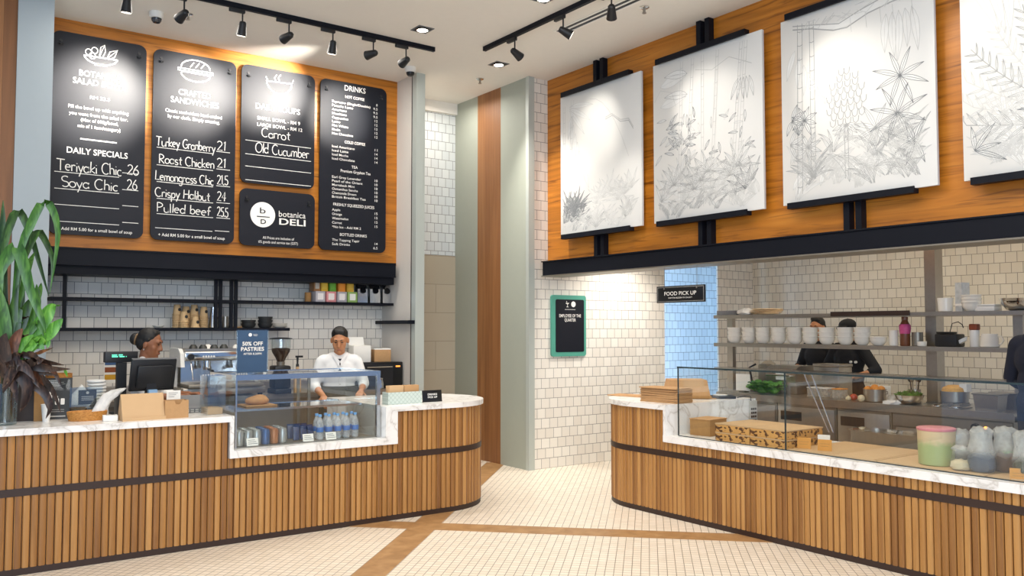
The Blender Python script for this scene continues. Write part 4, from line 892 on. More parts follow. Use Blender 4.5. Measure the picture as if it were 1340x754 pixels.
b = MB(); b.prism([(-.022, .0), (.12, .0), (.12, .006), (.055, .185), (.047, .185), (-.015, .018), (-.022, .018)], -.135, .155, 0, lambda y, z, x: (x, y, z)); part('slanted_panel', b, M['kraft_light'], t, smooth=False); part('lip', MB().box(-.137, .157, -.03, -.0225, 0, .022), M['kraft_light'], t, smooth=False)
t = thing('kraft_box', 'open kraft box with a notch in front, beside the slanted stand', 'box', (1.71, 6.56, ZT), R(2))
b = MB(); b.prism([(-.083, 0), (.083, 0), (.083, .128), (.035, .128), (.02, .10), (-.005, .10), (-.02, .128), (-.083, .128)], -.05, -.047, 0, lambda a, c, y: (a, y, c)); b.box(-.083, .083, .047, .05, 0, .128).box(-.083, -.08, -.047, .047, 0, .128).box(.08, .083, -.047, .047, 0, .128).box(-.08, .08, -.047, .047, 0, .003); part('carton', b, M['kraft'], t, smooth=False)
t = thing('price_card', 'white handwritten card standing up behind the notched kraft box', 'price card', (1.73, 6.68, ZT)); part('card', MB().box(-.05, .05, 0, .002, 0, .19), M['paper'], t, smooth=False); b = MB()
for k in range(3): b.box(-.036, .03 - .012*k, -.001, -.0003, .17 - .014*k, .173 - .014*k)
part('print_lines', b, M['grey'], t, smooth=False)
t = thing('card_terminal', 'dark grey payment terminal on the counter, right of the kraft box', 'card terminal', (1.93, 6.93, ZT), R(-4))
b = MB(); b.prism([(-.09, 0), (.09, 0), (.09, .10), (.02, .13), (-.06, .05), (-.09, .035)], -.09, .085, 0, lambda y, z, x: (x, y, z)); part('body', b, M['grey'], t, smooth=False)
b = MB()
for i in range(4):
    for j in range(2): b.box(-.06 + i*.035, -.035 + i*.035, -.10 + j*.0, -.0905, .006 + j*.014, .014 + j*.014)
part('keys', b, M['pale_grey'], t, smooth=False)
one('receipt', MB().box(-.06, .06, -.04, .04, 0, .0012), M['paper'], 'white paper slip lying by the payment terminal', 'paper', (2.0, 6.70, ZT), R(20), smooth=False)
t = thing('straw_dispenser', 'tall clear acrylic box at the step beside the drinks case', 'dispenser', (2.02, 6.66, ZT), R(0))
part('acrylic_body', MB().box(-.075, .06, -.10, -.097, 0, .29).box(-.075, .06, .097, .10, 0, .29).box(-.075, -.072, -.097, .097, 0, .29).box(.057, .06, -.097, .097, 0, .29), M['acrylic'], t, smooth=False); part('lid', MB().box(-.078, .063, -.103, .103, .291, .297), M['acrylic'], t, smooth=False); part('contents', MB().box(-.068, .053, -.06, .09, .001, .05, bev=.004), M['kraft_light'], t)
# right, rounded end: paper bags in a quilted box, pick up sign
M['mint'] = tilemat('mint_quilt', ('x', 'z', None), '#c8d3cb', '#c6d1c9', '#8fa398', .028, .028, .0012, 0, .6, R(45), .1)
t = thing('bag_caddy', 'pale mint box with a diamond pattern holding paper bags at the counter end', 'caddy', (3.62, 6.60, ZT), R(0))
part('box', MB().box(-.165, .165, -.05, -.046, 0, .105).box(-.165, .165, .056, .06, 0, .105).box(-.165, -.161, -.046, .056, 0, .105).box(.161, .165, -.046, .056, 0, .105).box(-.161, .161, -.046, .056, 0, .004), M['mint'], t, smooth=False)
for k in range(6): one('paper_bag', MB().box(-.072, .072, -.004, .004, .0, .155, bev=.002), M['kraft'] if k % 2 else M['kraft_light'], 'brown paper bag in the mint box, %s from the front, %s half' % (['first', 'second', 'third'][k // 2], ['left', 'right'][k % 2]), 'paper bag', (3.545 + .15*(k % 2), 6.575 + .026*(k//2), ZT + .0045), R(2 - 2*(k % 3)), 'brown paper bags in the mint box')
t = thing('pick_up_sign', 'small black DRINKS PICK UP sign on the rounded counter end', 'sign', (3.925, 6.60, ZT), R(0))
b = MB(); b.M = Matrix.Rotation(R(-8), 4, 'X'); b.box(-.098, .098, 0, .012, 0, .105, bev=.002); b.box(-.098, .098, .012, .05, 0, .008); part('plate', b, M['gloss_black'], t)
for s, z in (('DRINKS', .068), ('PICK UP', .043)):
    b = MB(); b.M = Matrix.Rotation(R(-8), 4, 'X'); text_mb(b, s, (0, -.0006, z), RX, UZ, .016, .096, bold=.02); part('lettering', b, M['white'], t, smooth=False)

# ================================================================== THINGS ON THE WALL SHELVES
ZU, ZW = 1.8955, 1.6075
def cupmb(): return MB().lathe([(.043, 0), (.0475, .003), (.0475, .007), (.0415, .010), (.031, .108), (.029, .110), (0, .110)], n=18)
def logo(mb): 
    c = Vector((0, -.0385, .058)); return mb.cone(c + Vector((0, -.001, 0)), c + Vector((0, .003, 0)), .017, .017, 16)
kc = thing('kraft_cup', 'x', 'cup', (0, 0, 0), 0, 'kraft cups stacked on the lower shelf'); part('cup', cupmb(), plain('pale_kraft_paper', '#c6a67a', .8, var=.06), kc); cup_used = False
lgm = MB(); lgm.M = Matrix.Rotation(R(25), 4, 'Z'); logo(lgm); lgm.M = None; lgm2 = lgm.mesh('round_logo', M['slate_card'])
stacks = [(231.5, 9.03, 8, 'leftmost kraft stack'), (240.5, 8.965, 4, 'short stack second from the left'), (243, 9.07, 7, 'stack behind the short one'), (254, 9.06, 8, 'tall stack in the middle'), (255.5, 8.955, 1, 'single front cup'), (266.5, 9.03, 7, 'rightmost kraft stack')]
pos = ['lowest', 'second from bottom', 'third from bottom', 'fourth from bottom', 'fifth from bottom', 'sixth from bottom', 'seventh from bottom', 'eighth from bottom']
for px, y, n, lab in stacks:
    x = P('y', y, px, 420).x
    for k in range(n):
        top = k == n - 1; s_ = ('topmost' if top else pos[k]) if n > 1 else 'standing alone'
        l = 'upturned kraft cup, %s, %s on the lower shelf' % (s_, lab) if n > 1 else 'upturned kraft cup standing alone in front of the middle stack on the lower shelf'
        if not cup_used: c = kc; kc.location = (x, y, ZW); kc['label'] = l; cup_used = True
        else: c = dup(kc, (x, y, ZW + k*.018), 0, l)
        if top: o = link('round_logo', lgm2, c)
pm = MB().lathe([(.046, 0), (.048, .004), (.045, .02), (.032, .15), (.028, .215), (0, .216)], n=20)
t = thing('steel_shaker', 'tall upturned steel shaker right of the kraft cups', 'shaker', (P('y', 9.03, 279, 420).x, 9.03, ZW)); part('shaker', pm, M['chrome'], t); b = MB(); b.cone((.015, -.041, .105), (.015, -.030, .105), .02, .02, 16); part('round_logo', b, M['slate_card'], t)
one('steel_shaker', lathe_obj([(.034, 0), (.036, .004), (.034, .02), (.028, .12), (0, .122)], 20), M['steel'], 'shorter steel shaker between the shelf posts', 'shaker', (P('y', 9.05, 295, 420).x, 9.05, ZW))
one('wooden_board', MB().box(-.05, .05, -.09, .09, 0, .012, bev=.003), M['kraft_dark'], 'small wooden board lying flat on the lower shelf', 'board', (P('y', 9.03, 307, 427).x, 9.03, ZW))
one('glass_saucer', MB().lathe([(.0, .0), (.04, .003), (.055, .02), (.052, .024), (.038, .008), (0, .006)], n=24), M['ceramic'], 'small white saucer on the lower shelf left of the cups', 'saucer', (P('y', 9.03, 207, 427).x, 9.03, ZW))
bowl_p = [(.045, 0), (.062, .004), (.076, .03), (.078, .048), (.074, .048), (.070, .03), (.05, .008), (0, .006)]
bw = one('black_bowl', lathe_obj(bowl_p, 24), M['slate_card'], 'black bowl, lowest of the left low stack on the lower shelf', 'bowl', (P('y', 9.02, 325, 424).x, 9.02, ZW), 0, 'black bowls on the lower shelf')
def cp(o, loc, label, rz=0): c = o.copy(); COL.objects.link(c); c.location = loc; c['label'] = label; c.rotation_euler = (0, 0, rz); return c
cp(bw, (bw.location.x, 9.02, ZW + .036), 'black bowl, top of the left low stack on the lower shelf')
for k, s_ in enumerate(('lowest', 'middle', 'top')): cp(bw, (P('y', 9.02, 347, 424).x, 9.02, ZW + .036*k), 'black bowl, %s of the taller stack beside the white plates' % s_)
pl = one('white_plate', lathe_obj([(.05, 0), (.055, .004), (.082, .016), (.080, .018), (.05, .007), (0, .006)], 28), M['ceramic'], 'white plate, lowest of the small stack at the shelf end', 'plate', (P('y', 9.02, 364, 424).x + .02, 9.02, ZW), 0, 'white plates at the lower shelf end')
for k, s_ in enumerate(('second from bottom', 'third from bottom', 'top')): cp(pl, (pl.location.x, 9.02, ZW + .0105*(k+1)), 'white plate, %s of the small stack at the shelf end' % s_)
# tea boxes
def teabox(px0, px1, z, hh, mcol, fcol, label, y=8.92):
    x0, x1 = P('y', y, px0, 385).x + .004, P('y', y, px1, 385).x - .004; m = 'box_' + mcol
    for c in (mcol, fcol):
        if 'box_' + c not in M: M['box_' + c] = plain('printed_card_' + c.strip('#'), c, .5, var=.08)
    w = (x1 - x0)/2; t = thing('tea_box', label, 'box', ((x0+x1)/2, y + .07, z), 0, 'small tea boxes on the upper shelf')
    part('carton', MB().box(-w, w, -.07, .07, 0, hh, bev=.002), M[m], t)
    part('front_label', MB().box(-w*.62, w*.62, -.0712, -.0702, hh*.2, hh*.82), M['box_' + fcol], t, smooth=False); part('corner_mark', MB().box(w*.5, w*.85, -.072, -.0713, hh*.08, hh*.24), M['box_' + mcol], t, smooth=False)
h1 = .118
for a, b_, c, f, l in ((413, 426, '#b9b3b6', '#efe9e4', 'grey and white tea box, lower row, leftmost'), (427, 440.3, '#d98c8c', '#efe6df', 'pink tea box, lower row'), (441.2, 454.3, '#a9a4a8', '#ece6e2', 'grey and white tea box, lower row, right of the pink one'), (455, 468, '#8fb060', '#e9e9df', 'pale green tea box, lower row')): teabox(a, b_, ZU, h1, c, f, l)
for a, b_, c, f, l in ((410.6, 419.6, '#9a6a3c', '#b9b2a5', 'brown tea box, upper row, leftmost'), (420, 429.6, '#d0a52b', '#d9b640', 'mustard tea box, upper row, next to the brown one'), (431, 440.2, '#5f9c2c', '#6da83a', 'bright green tea box, upper row'), (442.5, 452.4, '#dc8424', '#e6912f', 'orange tea box, upper row'), (453.8, 463.4, '#c99e2d', '#d5ad40', 'mustard tea box, upper row, rightmost')): teabox(a, b_, ZU + h1 + .001, .122, c, f, l)
one('wooden_jar', lathe_obj([(.034, 0), (.036, .003), (.036, .10), (.033, .104), (0, .104)], 18), M['kraft_dark'], 'small brown jar left of the tea boxes', 'jar', (P('y', 9.0, 403, 390).x, 9.0, ZU))
M['foil'] = plain('silver_foil', '#cfd2d6', .22, 1.0, var=.1, scale=25, bump=.5)
for i, (a, b_) in enumerate(((468.5, 481.3), (484.7, 497.9), (501.3, 511.8))):
    x0, x1 = P('y', 8.95, a, 385).x, P('y', 8.95, b_, 385).x; w = (x1 - x0)/2; lab = ['silver coffee bag next to the tea boxes', 'silver coffee bag, middle of three', 'silver coffee bag nearest the white partition'][i]
    t = thing('coffee_bag', lab, 'coffee bag', ((x0+x1)/2, 9.0, ZU), 0, 'silver coffee bags on the upper shelf'); b = MB()
    vs = []; prof = [(1, 1, 0), (1.02, 1, .08), (.98, .9, .16), (.92, .35, .205), (.88, .1, .225), (.9, .08, .245)]
    for sx, sy, z in prof: vs += [(-w*sx, -.045*sy, z), (w*sx, -.045*sy, z), (w*sx, .045*sy, z), (-w*sx, .045*sy, z)]
    fs = [(4*i_+j, 4*i_+(j+1) % 4, 4*i_+4+(j+1) % 4, 4*i_+4+j) for i_ in range(5) for j in range(4)] + [(3, 2, 1, 0), (20, 21, 22, 23)]
    b.add(vs, fs); part('foil_bag', b, M['foil'], t, ang=20); b = MB(); b.cone((.004, -.0475, .145), (.004, -.040, .142), .038, .038, 24); part('round_label', b, M['gloss_black'], t, 'round black label')
# poster and basket on the back wall
t = thing('notice', 'white notice with blue, brown and yellow bars on the tiles', 'notice', (P('y', 9.19, 149, 485).x, 9.199, 1.06)); part('sheet', MB().box(-.09, .09, -.004, 0, 0, .25), M['paper'], t, smooth=False)
for k, c in enumerate(('#cf9a1f', '#8f4a20', '#3f5f8c')): part('colour_bar', MB().box(-.082, .084, -.006, -.0042, .035 + .072*k, .085 + .072*k), plain('bar_' + c[1:], c, .6), t, smooth=False)
t = thing('woven_basket', 'orange brown woven basket behind the plant', 'basket', (1.26, 8.78, .9305)); part('basket', MB().lathe([(.09, 0), (.11, .12), (.115, .26), (.108, .26), (.10, .12), (.08, .01), (0, .01)], n=24), M['wicker'], t)

# ================================================================== MACHINES ON THE BACK COUNTER
ZB = .9305
t = thing('espresso_machine', 'white and steel espresso machine with two group heads behind the till', 'coffee machine', (2.66, 8.62, ZB), 0)
part('base', MB().box(-.40, .40, -.22, .22, .03, .10, bev=.008), M['steel'], t); part('drip_tray', MB().box(-.36, .36, -.27, .05, .101, .135, bev=.004), M['steel_dull'], t)
for x in (-.36, .36):
    for y in (-.17, .17): part('foot', MB().cone((x, y, 0), (x, y, .0295), .02, .025, 12), M['black'], t)
part('back_panel', MB().box(-.36, .36, .02, .2, .136, .36), M['chrome'], t, smooth=False)
for s in (-1, 1): part('side_panel', MB().prism([(-.20, .30), (-.17, .43), (-.10, .475), (.22, .48), (.22, .101), (.06, .101), (.04, .30)], s*.40 - .018, s*.40 + .018, 0, lambda y, z, x: (x, y, z)), M['whiteplastic'], t, smooth=False)
part('fascia', MB().box(-.38, .38, -.20, .20, .36, .445, bev=.006), M['chrome'], t); part('cup_rail', MB().box(-.38, .38, -.19, -.182, .4455, .475).box(-.38, .38, .182, .19, .4455, .475), M['steel'], t, smooth=False)
for x in (-.16, .16):
    part('group_head', MB().cone((x, -.15, .36), (x, -.15, .30), .035, .035, 18).cone((x, -.15, .30), (x, -.15, .27), .042, .04, 18), M['chrome'], t); b = MB(); b.cone((x, -.19, .278), (x, -.33, .262), .011, .015, 12); part('portafilter_handle', b, M['black'], t)
    b = MB()
    for k in range(5): b.cone((x - .05 + k*.025, -.2035, .40), (x - .05 + k*.025, -.2005, .40), .009, .009, 12)
    part('buttons', b, M['whiteplastic'], t)
part('steam_knob', MB().cone((-.33, -.235, .40), (-.33, -.2005, .40), .028, .03, 18), M['black'], t); part('steam_wand', MB().tube([(-.32, -.17, .36), (-.32, -.20, .30), (-.31, -.23, .18)], .006), M['chrome'], t)
cupE = None
M['cup_dark'] = plain('dark_patterned_cup', '#3a3a36', .4, var=.6, scale=40)
for i, (x, y) in enumerate(((-.28, -.10), (-.18, -.08), (-.08, -.10), (.02, -.08), (.14, -.1), (-.24, .03), (-.1, .04), (.06, .04))):
    lab = 'upturned espresso cup on the coffee machine, %s of the %s row' % ((['first', 'second', 'third', 'fourth', 'fifth'][i], 'front') if i < 5 else (['first', 'second', 'third'][i-5], 'rear'))
    o = one('espresso_cup', lathe_obj([(.041, 0), (.043, .003), (.036, .045), (.024, .06), (.022, .066), (0, .064)], 18), M['ceramic'] if i in (4, 6) else M['cup_dark'], lab, 'cup', (2.66 + x, 8.62 + y, ZB + .4458), 0, 'cups on the coffee machine')
t = thing('coffee_grinder', 'black coffee grinder with a clear hopper of beans', 'grinder', (3.285, 8.62, ZB), 0)
M['beans'] = plain('roasted_beans', '#3b2417', .5, var=.5, scale=90, bump=.8)
part('base', MB().box(-.085, .085, -.12, .12, 0, .05, bev=.008), M['black'], t); part('body', MB().box(-.075, .10, -.07, .11, .051, .285, bev=.02), M['black'], t); part('collar', MB().cone((.01, 0, .286), (.01, 0, .325), .04, .045, 20), M['steel'], t)
part('beans', MB().lathe([(.036, .326), (.05, .36), (.09, .43), (.095, .46), (.06, .468), (0, .47)], (.01, 0, 0), 24), M['beans'], t); part('hopper', MB().lathe([(.04, .327), (.055, .36), (.096, .43), (.103, .47), (.105, .56), (.101, .56), (.099, .47)], (.01, 0, 0), 24), M['acrylic'], t, 'clear plastic hopper'); part('lid', MB().lathe([(.115, .561), (.115, .568), (.06, .576), (0, .578)], (.01, 0, 0), 24), M['black'], t); part('spout', MB().box(-.03, .03, -.115, -.071, .17, .22, bev=.006), M['black'], t)
t = thing('syrup_bottle', 'syrup bottle with a black pump beside the grinder', 'bottle', (3.47, 8.60, ZB)); part('bottle', lathe_obj([(.036, 0), (.038, .01), (.038, .19), (.016, .24), (.016, .27), (0, .27)]), M['kraft_light'], t); part('pump', MB().cone((0, 0, .271), (0, 0, .30), .018, .014, 14).cone((0, 0, .30), (0, 0, .37), .009, .012, 10).box(-.02, .055, -.012, .012, .365, .385), M['black'], t)
t = thing('oven', 'black counter oven beside the white partition, boxes on top', 'oven', (4.49, 8.84, ZB)); part('cabinet', MB().box(-.25, .25, -.20, .25, .0, .292, bev=.008), M['gloss_black'], t); part('door', MB().box(-.235, .12, -.212, -.2005, .03, .27), M['black'], t, smooth=False); part('handle', MB().cone((-.21, -.235, .24), (.10, -.235, .24), .007, .007, 8), M['steel'], t)
part('power_light', MB().box(.16, .215, -.2035, -.2005, .235, .25), glow('orange_display', (1, .3, .05), 2.0), t, 'orange lit display', smooth=False)
ZO = ZB + .2925
t = thing('white_box', 'open white cardboard box on the black oven', 'box', (4.31, 8.86, ZO), R(-8)); part('carton', MB().box(-.10, .10, -.09, .09, 0, .185, bev=.002), M['paper'], t); b = MB(); b.M = Matrix.Translation((0, .09, .186)) @ Matrix.Rotation(R(-22), 4, 'X'); b.box(-.10, .08, 0, .004, 0, .10); part('lid_flap', b, M['paper'], t, smooth=False)
t = thing('brown_box', 'brown cardboard box with a white top on the black oven', 'box', (4.565, 8.84, ZO), R(-14)); part('carton', MB().box(-.095, .095, -.09, .09, 0, .135, bev=.002), M['kraft'], t); part('paper_top', MB().box(-.093, .093, -.088, .088, .1355, .15, bev=.003), M['paper'], t)
t = thing('knock_box', 'black tub holding a small orange box, left of the oven', 'tub', (4.16, 8.72, ZB), 0); part('tub', MB().lathe([(.06, 0), (.07, .23), (.066, .23), (.056, .01), (0, .01)], n=20), M['black'], t)
one('orange_box', MB().box(-.04, .04, -.03, .03, 0, .13, bev=.003), plain('orange_card', '#d08a2e', .5), 'small orange box standing in the black tub', 'box', (4.16, 8.72, ZB + .19 - .17 + .0), R(-10))
one('milk_jug', lathe_obj([(.04, 0), (.05, .01), (.048, .06), (.036, .10), (.04, .12), (.037, .12), (.033, .1), (.045, .06), (0, .008)], 20), M['chrome'], 'small steel milk jug in front of the black oven', 'jug', (4.42, 8.585, ZB))

# ================================================================== KITCHEN: cooking island
IX = 7.47; ZI = .90
t = thing('steel_worktop', 'long stainless steel worktop of the kitchen island', 'worktop', (7.83, 4.85, .83)); part('top', MB().box(-.36, .37, -1.56, 1.56, .045, .07), M['steel'], t, smooth=False); part('front_apron', MB().box(-.36, -.345, -1.56, 1.56, -.0, .0449), M['steel'], t, smooth=False)
def unit(label, y0, y1, kind):
    t = thing('fridge_cabinet' if kind == 'fridge' else 'oven', label, 'cabinet' if kind == 'fridge' else 'oven', (7.83, (y0+y1)/2, 0), 0); w = (y1-y0)/2 - .002
    part('body', MB().box(-.335, .35, -w, w, .10, .826), M['steel_dull'], t, smooth=False)
    for a in (-.3, .3):
        for b in (-w + .06, w - .06): part('leg', MB().cone((a, b, 0), (a, b, .0995), .022, .025, 10), M['steel_dull'], t)
    return t, w
def Y7(px, py=545): return P('x', IX, px, py).y
for i, (a, b) in enumerate(((5.62, 6.40), (4.93, 5.615), (4.36, 4.925))):
    t, w = unit(['steel fridge cabinet at the doorway end of the island', 'steel fridge cabinet in the middle of the island', 'steel fridge cabinet next to the oven'][i], a, b, 'fridge')
    d = part('door', MB().box(-.357, -.336, -w + .012, w - .02, .13, .80, bev=.004), M['steel'], t); part('handle_recess', MB().box(-.3585, -.3571, w - .30, w - .05, .665, .755), M['black'], d, 'black recessed handle', smooth=False)
t, w = unit('steel oven with a knob and an orange lamp at the near end of the island', 3.30, 4.355, 'oven')
d = part('door', MB().box(-.357, -.336, -w + .37, w - .04, .16, .70, bev=.004), M['steel'], t); part('handle', MB().cone((-.39, -w + .42, .64), (-.39, w - .09, .64), .01, .01, 10), M['steel'], d)
part('control_panel', MB().box(-.353, -.336, -w + .008, w - .01, .715, .815), M['steel'], t, smooth=False); kn = MB(); kn.cone((-.385, -w + .30, .70), (-.3535, -w + .30, .70), .032, .036, 18); part('knob', MB().cone((-.385, -.23, .765), (-.3535, -.23, .765), .03, .034, 18), M['black'], t)
part('warning_lamp', MB().cone((-.362, -.31, .765), (-.3535, -.31, .765), .012, .012, 12), glow('orange_pilot_lamp', (1, .35, .05), 4), t, 'lit orange pilot lamp'); part('vent_opening', MB().box(-.358, -.336, -w + .02, -w + .16, .50, .70), M['black'], t, smooth=False)

# overshelf on the island
t = thing('steel_overshelf', 'two tier stainless steel shelf standing over the kitchen island', 'shelf', (7.80, 4.9, ZI))
part('upper_shelf', MB().box(-.12, .10, -1.62, 1.72, .815, .852), M['steel'], t, smooth=False); part('lower_shelf', MB().box(-.12, .10, -1.62, 1.72, .495, .535), M['steel'], t, smooth=False)
for y in (1.62, -1.5): part('post', MB().box(.04, .095, y - .04, y + .04, .0005, .494), M['steel'], t, smooth=False); part('post', MB().box(.04, .095, y - .04, y + .04, .536, .814), M['steel'], t, smooth=False)
part('magnet_bar', MB().box(-.14, -.121, -.63, .19, .822, .868), M['dark_band'], t, 'dark brown bar on the front edge', smooth=False)
t = thing('steel_post', 'square steel post standing behind the kitchen shelves', 'post', (7.975, 4.195, ZI)); part('shaft', MB().box(-.07, .07, -.052, .052, .0005, 2.095), M['steel'], t, smooth=False); part('foot_plate', MB().box(-.072, .072, -.06, .06, .0, .012), M['steel_dull'], t, smooth=False)
ZS1, ZS2 = ZI + .5355, ZI + .8525
# bowls, each one separate
bp = [(.040, 0), (.046, .004), (.068, .028), (.076, .055), (.0785, .074), (.084, .080), (.083, .086), (.077, .085), (.074, .065), (.06, .03), (.03, .010), (0, .009)]
bowl0 = None
on_ = ['leftmost', 'second', 'third', 'fourth', 'fifth', 'sixth', 'seventh', 'eighth', 'ninth']
for i, px in enumerate((961, 980, 998, 1018.5, 1040, 1060, 1081.5, 1106, 1128)):
    p = P('x', 7.77, px, 440)
    for k in range(3):
        lab = 'white bowl, %s of the %s bowl stack from the left on the kitchen shelf' % (['bottom', 'middle', 'top'][k], on_[i]) if i else 'white bowl, %s of the leftmost bowl stack on the kitchen shelf' % ['bottom', 'middle', 'top'][k]
        loc = (7.775, p.y, ZS1 + .045*k)
        if bowl0 is None: bowl0 = one('white_bowl', lathe_obj(bp, 24), M['ceramic'], lab, 'bowl', loc, 0, 'white bowls on the lower kitchen shelf')
        else: cp(bowl0, loc, lab)
cp(bowl0, (7.775, P('x', 7.77, 1149, 445).y, ZS1), 'single white bowl right of the bowl stacks on the kitchen shelf')
rk = None
for k in range(4):
    lab = 'white ramekin, %s of the narrow stack beside the pink bottle' % ['bottom', 'second', 'third', 'top'][k]; loc = (7.775, P('x', 7.77, 1169, 445).y, ZS1 + .034*k)
    if rk is None: rk = one('white_ramekin', lathe_obj([(.036, 0), (.040, .004), (.044, .045), (.041, .045), (.037, .008), (0, .008)], 20), M['ceramic'], lab, 'ramekin', loc, 0, 'white ramekins on the lower kitchen shelf')
    else: cp(rk, loc, lab)
cp(rk, (7.775, P('x', 7.77, 1206, 448).y, ZS1), 'white ramekin standing alone just left of the steel post')
M['pink'] = plain('bright_pink_label', '#c0497e', .5, var=.25, scale=50); M['brown_plastic'] = plain('brown_plastic', '#6e3f26', .35)
t = thing('sauce_bottle', 'brown bottle with a bright pink label on the kitchen shelf', 'bottle', (7.775, P('x', 7.77, 1184, 440).y, ZS1)); part('bottle', lathe_obj([(.042, 0), (.046, .01), (.046, .12), (.05, .19), (.03, .23), (.026, .245), (0, .245)], 18), M['brown_plastic'], t)
part('label', lathe_obj([(.0468, .115), (.0535, .165), (.0515, .195), (.044, .205)], 18), M['pink'], t, 'bright pink label'); part('cap', lathe_obj([(.029, .2455), (.03, .27), (.026, .276), (0, .276)], 16), M['brown_plastic'], t)
one('steel_container', lathe_obj([(.045, 0), (.05, .006), (.05, .13), (.047, .13), (.047, .01), (0, .01)], 18), M['steel_dull'], 'plain steel container between the pink bottle and the lone ramekin', 'container', (7.80, P('x', 7.77, 1195.5, 440).y - .02, ZS1))
def at7(px, x=7.775): return P('x', x, px, 440).y
t = thing('ticket_printer', 'black ticket printer on the kitchen shelf right of the post', 'printer', (7.77, at7(1243), ZS1)); part('body', MB().box(-.08, .08, -.10, .10, 0, .115, bev=.012), M['black'], t); part('paper_cover', MB().box(-.085, -.02, -.08, .08, .116, .135, bev=.006), M['gloss_black'], t); part('cable', MB().tube([(.05, .02, .135), (.05, .0, .21), (.06, -.05, .225), (.05, -.09, .20), (.05, -.10, .17)], .004), M['black'], t)
b = MB(); b.M = Matrix.Translation((0, 0, .03)) @ Matrix.Rotation(R(-30), 4, 'X'); b.lathe([(.0, .0), (.03, .004), (.042, .03), (.038, .03), (.026, .008), (0, .006)], n=18, sy=1.7); b.box(-.011, .011, .05, .13, .022, .030); one('scoop', b, M['whiteplastic'], 'white plastic scoop leaning beside the ticket printer', 'scoop', (7.77, at7(1259), ZS1))
t = thing('spice_jar', 'white jar with a brown lid right of the scoop', 'jar', (7.775, at7(1275.5), ZS1)); part('jar', lathe_obj([(.038, 0), (.040, .004), (.040, .135), (.036, .15), (0, .15)], 18), M['whiteplastic'], t); part('lid', MB().box(-.036, .036, -.036, .036, .1505, .205, bev=.01), plain('red_brown_lid', '#8a4328', .5), t, 'brown lid')
t = thing('milk_pitcher', 'ivory pitcher with a handle at the near end of the shelf', 'pitcher', (7.775, at7(1295), ZS1)); part('body', lathe_obj([(.070, 0), (.078, .008), (.066, .11), (.060, .118), (.056, .115), (.07, .012), (0, .01)], 24), M['ceramic'], t); part('handle', MB().tube([(0, -.062, .10), (0, -.10, .095), (0, -.115, .06), (0, -.095, .03), (0, -.074, .025)], .007), M['ceramic'], t)
# things on the upper kitchen shelf
t = thing('black_tray', 'low black trays at the left end of the upper kitchen shelf', 'tray', (7.79, at7(957, 7.79), ZS2)); part('tray', MB().box(-.09, .09, -.13, .13, 0, .008).box(-.09, -.082, -.13, .13, .008, .05).box(.082, .09, -.13, .13, .008, .05).box(-.082, .082, -.13, -.122, .008, .05).box(-.082, .082, .122, .13, .008, .05).box(-.082, .082, -.004, .004, .008, .045), M['grey'], t, smooth=False)
fb = None; M['flatbread'] = plain('pale_flatbread', '#d9bd94', .7, var=.3, scale=30, bump=.3)
M['wrap'] = filmmat('clear_food_wrap', '#e9e6df', .45, .2)
for k in range(4):
    lab = 'round flatbread, %s of the wrapped pile on the upper kitchen shelf' % ['lowest', 'second', 'third', 'top'][k]; loc = (7.79 + .004*k, at7(1000) - .01*k, ZS2 + .004 + .016*k)
    m_ = MB().lathe([(.07, 0), (.1, .003), (.104, .008), (.09, .014), (.0, .015)], n=22, sy=1.75, sx=.95)
    if fb is None: fb = one('flatbread', m_, M['flatbread'], lab, 'bread', loc, 0, 'flatbreads on the upper kitchen shelf')
    else: cp(fb, loc, lab, R(20*k))
one('food_wrap', crumple([(.06, 0, 0, .0), (.085, .02, 0, .0), (.075, .05, 0, .0), (.03, .075, 0, -.02)], 5, amp=.2, sx=1, sy=1.2), filmmat('cloudy_food_wrap', '#eceae4', .8, .25), 'cloudy plastic wrap bunched up between the trays and the flatbreads', 'plastic wrap', (7.77, at7(976), ZS2))
def upp(px): return P('x', 7.79, px, 405).y
one('white_tub', lathe_obj([(.055, 0), (.060, .006), (.068, .125), (.064, .125), (.056, .01), (0, .01)], 22), M['ceramic'], 'tall white bowl just right of the steel post, upper kitchen shelf', 'tub', (7.78, upp(1238), ZS2))
t = thing('plastic_sheet_roll', 'upright pale grey plastic sleeve on the upper kitchen shelf', 'plastic sleeve', (7.81, upp(1257), ZS2)); part('sleeve', MB().prism([(-.055, -.03), (.05, -.05), (.06, .03), (-.03, .04)], 0, .26), filmmat('grey_sleeve_film', '#c6cacc', .75, .3), t, smooth=False); part('band', MB().prism([(-.058, -.033), (.053, -.053), (.063, .033), (-.033, .043)], .05, .07), M['whiteplastic'], t, smooth=False)
for k in range(3): cp(bowl0, (7.755, upp(1266.5) - .05, ZS2 + .03*k), 'white bowl, %s of the low stack on the upper kitchen shelf' % ['bottom', 'middle', 'top'][k])
t = thing('takeaway_box', 'white takeaway box between bowls and steel basin, upper kitchen shelf', 'box', (7.79, upp(1293), ZS2)); part('base', MB().box(-.07, .07, -.085, .085, 0, .045, bev=.004), M['whiteplastic'], t); part('lid', MB().box(-.074, .074, -.089, .089, .0455, .06, bev=.004), M['whiteplastic'], t)
one('steel_basin', lathe_obj([(.05, 0), (.08, .01), (.12, .06), (.135, .105), (.14, .106), (.135, .1), (.118, .06), (.078, .014), (0, .006)], 28), M['chrome'], 'shiny steel basin at the near end of the upper kitchen shelf', 'basin', (7.79, upp(1331), ZS2))

